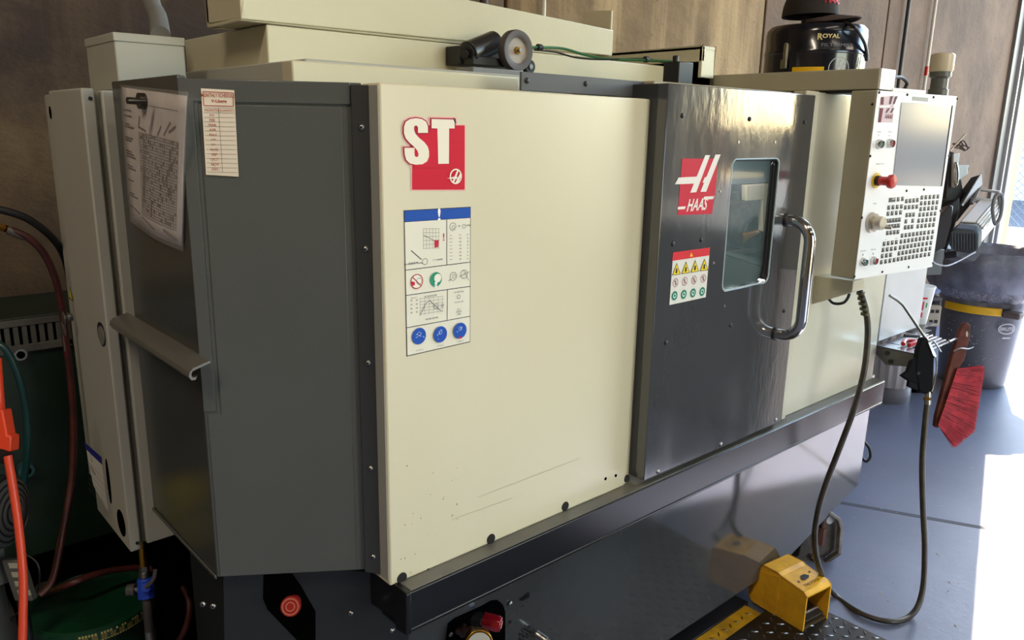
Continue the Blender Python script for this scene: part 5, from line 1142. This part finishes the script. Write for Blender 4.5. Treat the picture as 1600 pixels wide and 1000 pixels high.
build('jaw', MB().prism([(tx0+.125, 1.052, TZ+.003), (tx0+.185, 1.060, TZ+.003), (tx0+.125, 1.072, TZ+.003)], (0, 0, .01), STEEL), pb, .001)
wh_ = thing('scraper', (tx0+.2, 1.08, TZ), 'white-bladed scraper lying across the tines of the tray', 'scraper')
build('blade', MB().prism([(tx0+.17, 1.045, TZ+.003), (tx0+.24, 1.06, TZ+.003), (tx0+.25, 1.09, TZ+.003), (tx0+.19, 1.085, TZ+.003)], (0, 0, .003), WHITEP), wh_, .0005)
build('handle', MB().cyl((tx0+.215, 1.085, TZ+.008), (tx0+.17, 1.12, TZ+.012), .006, mt=BLACK, n=12), wh_)
# cup behind the tray
cpp = V(3.265, 1.195, TZ-.0)
cu_ = thing('drinks_cup', cpp, 'white paper cup with red and green print behind the tool tray', 'cup')
build('cup', MB().rev([(0, 0), (.032, 0), (.033, .004), (.047, .145), (.050, .148), (.050, .152), (.046, .152), (.044, .148), (.030, .01), (0, .008)], cpp, Z, mat('cup_white', 'dfe2e4', .3), 36), cu_)
cmk = MB(); av = math.atan2(-cpp.y, -cpp.x)
for (da, z0_, z1_, w_, col) in ((0.35, .105, .112, .5, 'd2303a'), (.3, .06, .095, .16, 'd05560'), (.62, .07, .09, .14, '2e9a5c'), (.3, .03, .05, .18, 'd05560')):
    n_ = 6; vs = []
    for i in range(n_+1):
        a_ = av+da-w_/2+w_*i/n_
        for z_ in (z0_, z1_): r_ = .0335+.0138*(z_/.145); vs.append(cpp+V(r_*math.cos(a_), r_*math.sin(a_), z_))
    cmk.add(vs, [(2*i, 2*i+2, 2*i+3, 2*i+1) for i in range(n_)], ink(col))
build('print', cmk, cu_)
build('cup_shelf', MB().box((tx0+.385, YP+.005, TZ-.004), (tx0+.53, YP+.10, TZ-.0005), TM).box((tx0+.30, YP-.03, TZ-.004), (tx0+.40, YP+.03, TZ-.0005), TM), ty)
# air gun
GD = 2.66
ag = thing('air_gun', ad(1440, 580, GD), 'black air blow gun with long bent steel nozzle hooked on the tray', 'air gun')
gp_ = [(1439, 528), (1448, 526), (1464, 560), (1457, 620), (1447, 616), (1420, 603), (1421, 594), (1411, 588), (1414, 583), (1421, 566), (1430, 560), (1433, 540)]
gpd = lambda p, dd=0: ad(p[0], p[1], GD+dd)
gb_ = MB()
outer = [(1440, 527), (1449, 527), (1461, 549), (1458, 616), (1448, 616), (1436, 612), (1430, 575), (1434, 545)]
gb_.prism([gpd(p) for p in outer], Fv*.026, mat('gun_black', '0b0c10', .7, spec=.12))
build('body', gb_, ag, .006, seg=3)
build('hanger_cover', MB().prism([gpd(p, .002) for p in [(1433, 558), (1424, 563), (1418, 580), (1408, 587), (1420, 595), (1436, 602), (1448, 590), (1449, 570)]], Fv*.02, MC['gun_black']), ag, .004)
build('lower_grip', MB().prism([gpd(p, .004) for p in [(1421, 592), (1419, 604), (1432, 609), (1452, 614), (1455, 600)]], Fv*.018, mat('gun_purple_black', '16151c', .7, spec=.12)), ag, .003)
build('nozzle', MB().tube([gpd((1452, 540), .013), gpd((1447, 530), .013), gpd((1428, 502), .01), gpd((1411, 477), .005), gpd((1408, 474), .004), gpd((1402, 469), .0), gpd((1390, 461.5), -.01)], .0048, mat('nozzle_steel', '77756f', .3, metal=.8), n=12, smooth=False), ag, label='bent steel nozzle')
build('lever', MB().prism([gpd(p, -.004) for p in [(1450, 535), (1454, 534), (1464, 556), (1462, 559), (1458, 556)]], Fv*.016, CHROME), ag, .001)
build('hook_loop', MB().tube([gpd((1450, 534)), gpd((1458, 533)), gpd((1465, 542)), gpd((1470, 550))], .003, STEEL, n=8), ag)
build('wire_guard', MB().tube([gpd((1462, 556)), gpd((1463, 575)), gpd((1460, 600)), gpd((1456, 612))], .0018, STEEL, n=6), ag)
build('bolt', MB().cyl(gpd((1435, 583), -.001), gpd((1435, 583), .004), .006, mt=mat('blue_black', '3a4458', .3), n=12), ag)
# brush
BD = 2.90
bD = lambda p, dd=0: ad(p[0], p[1], BD+dd)
bh = thing('bench_brush', bD((1500, 600)), 'red-bristled bench brush hanging from the tray hook', 'brush')
hpn = [(1503, 509), (1510, 503), (1517, 508), (1516, 526), (1508, 560), (1497, 580), (1492, 600), (1470, 664), (1466, 669), (1461, 666), (1463, 650), (1476, 600), (1485, 565), (1496, 530)]
build('handle', MB().prism([bD(p, .012) for p in hpn], Fv*.022, WOODR), bh, .004, 'worn red wooden handle', seg=3)
hl = bD((1511, 522), .0118); build('hang_hole', MB().prism([hl+Rv*(.004*math.cos(t*.52))+Uv*(.011*math.sin(t*.52)) for t in range(12)], Fv*.001, ink('b9b2ac')), bh)
random.seed(21); bm2 = MB()
# tufts run along the block; each bristle is a thin blade
pA, pB = (1496, 576), (1466, 664); eA, eB = (1535, 577), (1492, 697)
NBR = 4200
for k in range(NBR):
    t_ = random.random(); s_ = random.random()**.7*1.0; dd = random.uniform(-.022, .026)
    rootx = pA[0]+(pB[0]-pA[0])*t_; rooty = pA[1]+(pB[1]-pA[1])*t_
    # tip outline bulges
    tipx = eA[0]+(eB[0]-eA[0])*t_+ (7*math.sin(math.pi*min(1, t_*1.1)))*0+ random.uniform(-4, 2)
    tipy = eA[1]+(eB[1]-eA[1])*t_+random.uniform(-7, 4)
    if t_ < .8: tipx = eA[0]+2-16*(t_/.8)+random.uniform(-7, 2.5)
    else: tipx = 1520-27*((t_-.8)/.2)+random.uniform(-6, 2)
    rootp = bD((rootx, rooty), .012+dd*.5); tipp = bD((tipx, tipy), .012+dd)
    q_ = (tipp-rootp).cross(Fv).normalized()*.0011
    bm2.add([rootp-q_, rootp+q_, tipp+q_*.5, tipp-q_*.5], [(0, 1, 2, 3)], BRIS if k % 5 else mat('bristle_dark', '6d1220', .7))
build('bristles', bm2, bh, kind='stuff', label='dense red bristles')
build('hang_wire', MB().tube([bD((1490, 549)), bD((1500, 544), -.005), bD((1512, 545), .0), bD((1521, 542))], .0028, STEEL, n=8), bh)

# ================================================================== RIGHT BACKGROUND
# grey fluted pail with bag liner
bc0 = az(1388, 622, 0); bkt = V(bc0.x, bc0.y, 0)
gb2 = thing('lined_pail', bkt, 'grey pail wrapped in a pleated white bag on the floor beyond the base', 'pail')
Db = (bkt-CP).dot(Fv); rB = 30/F_PX*Db
build('ring_base', MB().rev([(0, 0), (rB, 0), (rB*1.02, .03), (rB, .08), (rB*.98, .085), (rB*1.0, .16)], bkt, Z, mat('pail_grey', '8f949c', .35, metal=.4), 40), gb2)
vs = []; NA = 72; prf = [(1.0, .10), (1.06, .16), (1.04, .22), (1.1, .3), (1.12, .42), (1.05, .47)]
for j, (rm, z_) in enumerate(prf):
    for i in range(NA):
        a_ = 2*math.pi*i/NA; r_ = rB*rm*(1+(.045 if j else .01)*math.sin(a_*17+j*.4)); vs.append(bkt+V(r_*math.cos(a_), r_*math.sin(a_), z_))
build('bag_liner', MB().add(vs, [(j*NA+i, j*NA+(i+1) % NA, (j+1)*NA+(i+1) % NA, (j+1)*NA+i) for j in range(len(prf)-1) for i in range(NA)], BAGW, True), gb2, label='pleated white bag liner')
# cable coil near base end
build('power_lead', MB().tube([ad(1350, 690, 3.3), ad(1358, 700, 3.3), ad(1360, 714, 3.3), ad(1353, 721, 3.3), ad(1346, 712, 3.32), ad(1348, 700, 3.35)], .006, BLACK, n=8), lathe)
# trash can
_f = az(1514, 606, 0); TR = .245; tc = V(_f.x, _f.y, 0)+Vector((_f.x, _f.y, 0)).normalized()*TR*.82
Dt = (tc-CP).dot(Fv)
tcn = thing('trash_can', tc, 'big round grey trash can with a bulging black liner and yellow handle band', 'trash can')
build('can', MB().rev([(0, 0), (TR*.80, 0), (TR*.82, .02), (TR*.96, .42), (TR*1.06, .76), (TR*1.09, .765), (TR*1.09, .80), (TR*1.05, .80)], tc, Z, DRUM, 64), tcn)
zb1 = .70
bnd = MB(); vs = []; aC = math.atan2(-tc.y, -tc.x)
zy = [(ap(1500, 470, tc, V(math.cos(aC), math.sin(aC), 0)).z)]
zb1 = zy[0]
for i in range(21):
    a_ = aC-.75+i*1.25/20-.1
    for (r_, dz) in ((TR*1.13, -.025), (TR*1.15, -.02), (TR*1.15, .02), (TR*1.13, .025)): vs.append(tc+V(r_*math.cos(a_), r_*math.sin(a_), zb1+dz))
bnd.add(vs, [(4*i+j, 4*i+4+j, 4*i+5+j, 4*i+1+j) for i in range(20) for j in range(3)], mat('band_yellow', 'e9b91c', .4), True); build('yellow_band', bnd, tcn, label='yellow plastic band')
# bag bulge
vs = []; NA = 96; random.seed(9); zt0 = zb1+.02
prf = [(1.05, .0), (1.04, .03), (1.12, .048), (1.28, .075), (1.40, .125), (1.45, .20), (1.44, .27), (1.36, .325), (1.27, .345), (1.18, .33), (1.05, .22), (.8, .1), (0, .08)]
for j, (rm, z_) in enumerate(prf):
    for i in range(NA):
        a_ = 2*math.pi*i/NA; wv = .012*math.sin(a_*23+j)+.012*math.sin(a_*11-j*.7)+.02*math.sin(a_*3+.6); r_ = TR*rm*(1+(wv if 0 < j < 10 else wv*.3)); vs.append(tc+V(r_*math.cos(a_), r_*math.sin(a_), zt0+z_))
build('bag_liner', MB().add(vs, [(j*NA+i, j*NA+(i+1) % NA, (j+1)*NA+(i+1) % NA, (j+1)*NA+i) for j in range(len(prf)-1) for i in range(NA)], BAG, True), tcn, label='bulging dusty black liner')
ch = MB(); random.seed(4)
for k in range(900):
    a_ = aC+random.uniform(-1.6, 1.6); h_ = random.random(); rm = 1.10+h_*.28; r_ = TR*(rm+.012); c = tc+V(r_*math.cos(a_), r_*math.sin(a_), zt0+.042+h_*.058)
    u_ = V(random.uniform(-1, 1), random.uniform(-1, 1), random.uniform(-1.5, 1)).normalized()*random.uniform(.004, .013); w_ = u_.cross(V(random.random(), random.random(), random.random())).normalized()*.0015
    ch.add([c-w_, c+w_, c+u_+w_, c+u_-w_], [(0, 1, 2, 3)], mat('chip_bright', 'a5a3a2', .5))
build('metal_chips', ch, tcn, kind='stuff', label='fine metal chips stuck to the liner')
lh = tc+V(TR*1.2*math.cos(aC+.62), TR*1.2*math.sin(aC+.62), zb1-.01)
build('side_handle', MB().obox(lh, V(.05, 0, 0), V(0, .05, 0), V(0, 0, .02), mat('handle_dusty', '5b5350', .6)), tcn, .012, seg=3)
tcm = MB(); 
def con(px, py, rr):
    dd = ray(px, py); o2 = Vector((-tc.x, -tc.y)); d2 = Vector((dd.x, dd.y)); A2 = d2.dot(d2); B2 = 2*o2.dot(d2); C2 = o2.dot(o2)-rr*rr
    return CP+dd*((-B2-math.sqrt(max(0, B2*B2-4*A2*C2)))/(2*A2))
p = con(1573, 514, TR*1.04); aL = math.atan2(p.y-tc.y, p.x-tc.x)
def tdec(vs2, fs, m_, off=.006):
    tcm.add([(tc.x+(TR*1.035+off)*math.cos(aL+v[0]/TR), tc.y+(TR*1.035+off)*math.sin(aL+v[0]/TR), p.z+v[1]) for v in vs2], fs, m_)
n_ = 28; tdec([(.055*math.cos(2*math.pi*i/n_), .036*math.sin(2*math.pi*i/n_)) for i in range(n_)]+[(.047*math.cos(2*math.pi*i/n_), .028*math.sin(2*math.pi*i/n_)) for i in range(n_)], [(i, (i+1) % n_, n_+(i+1) % n_, n_+i) for i in range(n_)], ink('c9cbd0'))
vs, fs = text_faces('BRUTE', .03); tdec([(v.x*.022, v.y*.022) for v in vs], fs, ink('c9cbd0')); tdec([(-.02, -.065), (.03, -.065), (.03, -.055), (-.02, -.055)], [(0, 1, 2, 3)], ink('c9cbd0'))
build('emblem', tcm, tcn)
spk = MB(); random.seed(2)
for k in range(60):
    q_ = con(random.uniform(1480, 1570), random.uniform(490, 580), TR*1.045); s_ = random.uniform(.002, .005); spk.obox(q_, Rv*s_, Uv*s_*random.uniform(.3, 1), Fv*.001, DUST)
build('paint_flecks', spk, tcn, kind='stuff')
# switch box hanging at the can
BDp = Dt-.42
bc_p = ad(1447, 500, BDp)
bs_ = thing('tool_cabinet', V(bc_p.x, bc_p.y, 0), 'low navy steel cabinet between the paper cup and the trash can', 'cabinet')
topz = ad(1450, 463, BDp).z
fd = V(Fv.x, Fv.y, 0).normalized(); rd = V(Rv.x, Rv.y, 0).normalized()
def bxp(u_, v_, z_): return V(bc_p.x, bc_p.y, 0)+rd*u_+fd*v_+Z*z_
NAVY = mat('navy_cabinet', '2c3240', .5, dirt='232835', dscale=6)
build('body', MB().prism([bxp(-.07, 0, .03), bxp(.075, 0, .03), bxp(.075, .16, .03), bxp(-.07, .16, .03)], Z*(topz-.05), NAVY), bs_, .004)
build('top', MB().prism([bxp(-.075, -.005, topz-.02), bxp(.08, -.005, topz-.02), bxp(.08, .165, topz-.02), bxp(-.075, .165, topz-.02)], Z*.02, mat('cabinet_top_worn', '5d6068', .5)), bs_, .002)
build('plinth', MB().prism([bxp(-.06, .02, 0), bxp(.06, .02, 0), bxp(.06, .14, 0), bxp(-.06, .14, 0)], Z*.035, VOID), bs_)
ob_ = ad(1456, 493, BDp-.035)
sb = thing('outlet_box', ob_-Z*.07, 'small pale double outlet box on the front of the navy cabinet', 'outlet')
build('box', MB().obox(ob_, rd*.044, Z*.066, fd*.024, mat('outlet_pale', 'b9b6a4', .5)), sb, .010, seg=3)
for s_ in (.032, -.032):
    for q_ in (-.014, .016): build('socket', MB().obox(ob_-fd*.025+Z*s_+rd*q_, rd*.010, Z*.010, fd*.002, BLACK), sb)
build('switch', MB().obox(ob_-fd*.015-rd*.046+Z*.02, rd*.007, Z*.022, fd*.01, mat('green_switch', '1f7a55', .4)), sb, .002)
bt = bxp(-.045, .05, topz+.031)
tag(build('blue_bottle', MB().rev([(0, 0), (.030, 0), (.031, .015), (.031, .09), (.02, .112), (.012, .118), (.012, .13), (0, .13)], bt, rd, mat('pale_blue_plastic', '8fa6d6', .3), 28), None), 'pale blue bottle lying on the navy cabinet beside the trash can', 'bottle')

# bar-feed / saw machine
MD = 4.35
mp = lambda x, y, dd=0: ad(x, y, MD+dd)
bsw = thing('band_saw', V(mp(1440, 560).x, mp(1440, 560).y, 0), 'black metal saw head with ribbed motor behind the control pendant', 'saw')
MBK = mat('saw_black', '18181c', .6, dirt='121214', dscale=8, bump=.1); MGR = mat('saw_grey', '8d8c8a', .35, metal=.4); MTN = mat('saw_tan', 'b3aa9b', .4)
# motor: octagonal end cap and ribbed body going up and back
endo = [(1484, 363), (1491, 357), (1520, 359), (1529, 368), (1528, 389), (1520, 395), (1490, 392), (1482, 383)]
mvec = mp(1545, 318, .22)-mp(1508, 362, 0)
build('motor_end', MB().prism([mp(*p) for p in endo], mvec*.16, MBK), bsw, .006, 'black ribbed motor end cap')
E0 = [mp(*p)+mvec*.16 for p in endo]
ce_ = sum(E0, Vector())/8
build('motor_body', MB().prism([ce_+(p-ce_)*.94 for p in E0], mvec*.95, MGR), bsw, .004)
for k in range(9):
    x_ = 1487+k*4.6; build('end_rib', MB().prism([mp(x_, 364+k*.2, -.004), mp(x_+1.6, 364+k*.2, -.004), mp(x_+1.6, 390+k*.2, -.004), mp(x_, 389+k*.2, -.004)], Fv*.006, mat('rib_blue_black', '22242e', .6)), bsw)
# ribs along the top/right side
tA, tB, tC_ = mp(1491, 357)+mvec*.2, mp(1520, 359)+mvec*.2, mp(1529, 368)+mvec*.2
build('top_plate', MB().prism([tA.lerp(tB, .12)+Uv*.004, tA.lerp(tB, .88)+Uv*.004, tA.lerp(tB, .88)+mvec*.8+Uv*.004, tA.lerp(tB, .12)+mvec*.8+Uv*.004], Uv*.006, MTN), bsw, .001, 'tan top plate of the motor')
for k in range(4):
    a_ = tB.lerp(tC_, k/3.0); build('cooling_rib', MB().prism([a_-Rv*.004+Uv*.002, a_+Rv*.004+Uv*.002, a_+Rv*.004+mvec*.8+Uv*.002, a_-Rv*.004+mvec*.8+Uv*.002], Uv*.012, mat('rib_white', 'd0cfcb', .4)), bsw, .001)
build('terminal_box', MB().prism([mp(1494, 392, .02), mp(1531, 380, .02), mp(1531, 398, .02), mp(1523, 408, .02), (mp(1494, 402, .02))], Fv*.12, mat('terminal_grey', '55555a', .5)), bsw, .003)
# column and arm behind
build('arm', MB().prism([mp(1490, 330, .25), mp(1533, 272, .25), mp(1533, 300, .25), mp(1496, 346, .25), mp(1488, 350, .25)], Fv*.10, MBK), bsw, .004)
build('arm_edge', MB().prism([mp(1534, 270, .24), mp(1535, 288, .24), mp(1505, 322, .24), mp(1503, 320, .24)], Fv*.01, mat('edge_white', 'cfcfd4', .3, metal=.3)), bsw)
build('column', MB().prism([mp(1470, 330, .2), mp(1500, 308, .2), mp(1500, 330, .2), mp(1486, 375, .2), mp(1470, 420, .2), mp(1440, 420, .2), mp(1445, 350, .2)], Fv*.2, MBK), bsw, .008)
build('head_block', MB().prism([mp(1474, 283, .3), mp(1500, 262, .3), mp(1506, 300, .3), mp(1490, 345, .3), mp(1462, 345, .3)], Fv*.15, MBK), bsw, .01)
build('carriage', MB().prism([mp(1455, 355, .0), mp(1484, 320, .05), mp(1490, 322, .05), (mp(1486, 350, .0)), mp(1478, 385, 0), mp(1455, 400, 0)], Fv*.14, mat('carriage_dark', '33343a', .3, metal=.3)), bsw, .006)
build('handle_frame', MB().tube([mp(1518, 318, .2), mp(1530, 296, .24), mp(1560, 300, .24), mp(1562, 325, .2), mp(1553, 345, .15)], .010, MGR, n=10, smooth=False).prism([mp(1520, 308, .22), mp(1552, 311, .22), mp(1551, 318, .22), mp(1519, 315, .22)], Fv*.02, MGR), bsw)
build('guard_ring', MB().tube([mp(1553, 345, .1), mp(1551, 325, .1), mp(1556, 306, .1), mp(1564, 304, .1), mp(1566, 318, .1), mp(1563, 338, .1), mp(1556, 350, .1), mp(1553, 345, .1)], .010, mat('guard_grey', '77787e', .4, metal=.4), n=10), bsw)
build('gauge_box', MB().prism([mp(1497, 257, .25), mp(1515, 258, .25), mp(1512, 264, .25), mp(1513, 271, .25), mp(1498, 282, .25)], Fv*.08, mat('gauge_pale', 'c0ccd0', .3)), bsw, .004)
build('upright', MB().prism([mp(1490, 240, .2), mp(1500, 239, .2), mp(1497, 262, .2), mp(1495, 292, .2), mp(1489, 292, .2)], Fv*.03, mat('upright_pale', 'd5d9de', .35)), bsw, .002)
build('upright_back', MB().prism([mp(1483, 236, .22), mp(1491, 238, .22), mp(1488, 300, .22), mp(1478, 310, .22)], Fv*.05, MBK), bsw, .003)
build('slot_ring', MB().tube([mp(1492, 262, .19), mp(1491, 285, .19), mp(1495, 290, .19), mp(1497, 270, .19), mp(1494, 254, .19), mp(1492, 262, .19)], .006, CHROME, n=8), bsw)
rn_ = MB(); random.seed(13)
for k in range(9):
    a0_ = mp(1488+random.uniform(0, 14), 220+random.uniform(0, 16), .25); rn_.tube([a0_, a0_+Rv*.03+Uv*random.uniform(-.02, .03), a0_+Rv*.05+Uv*random.uniform(-.04, .02)], .004, mat('wire_brown', '4a3a36', .6), n=6)
build('cable_tangle', rn_, bsw, kind='stuff')
build('feed_rod', MB().cyl(mp(1484, 236, .2), mp(1508, 210, .25), .005, mt=mat('rod_tan', 'b59f82', .4), n=8), bsw)
build('white_lead', MB().tube([mp(1452, 402, -.1), mp(1462, 412, -.1), mp(1480, 415, -.1), mp(1500, 407, -.05), mp(1516, 398, -.02), mp(1524, 394, 0)], .004, mat('white_lead', 'cfd2da', .4), n=8), bsw)
sf = V(3.98, 1.83, 0)
build('stand', MB().box((sf.x-.12, sf.y-.1, 0), (sf.x+.12, sf.y+.12, 1.05), MBK), bsw, .01)
sj = mp(1452, 400, .25)
build('neck', MB().prism([(sf.x-.1, sf.y-.08, .90), (sf.x-.1, sf.y+.1, .90), (sf.x-.1, sf.y+.1, 1.05), (sf.x-.1, sf.y-.08, 1.05)], sj-V(sf.x-.1, sf.y, 1.0), MBK), bsw, .004)
# cloth scrap and small chips on the floor
tag(build('floor_flakes', (lambda m_: [m_.add([(c_.x, c_.y, .001), (c_.x+s_, c_.y+.3*s_, .001), (c_.x+.8*s_, c_.y+s_, .003), (c_.x-.2*s_, c_.y+.6*s_, .001)], [(0, 1, 2, 3)], DUST) for c_, s_ in [(az(random.uniform(1330, 1520), random.uniform(640, 980), 0), random.uniform(.003, .012)) for _ in range(70)]] and m_)(MB())), 'metal flakes scattered over the blue-grey floor', 'metal chips', kind='stuff')
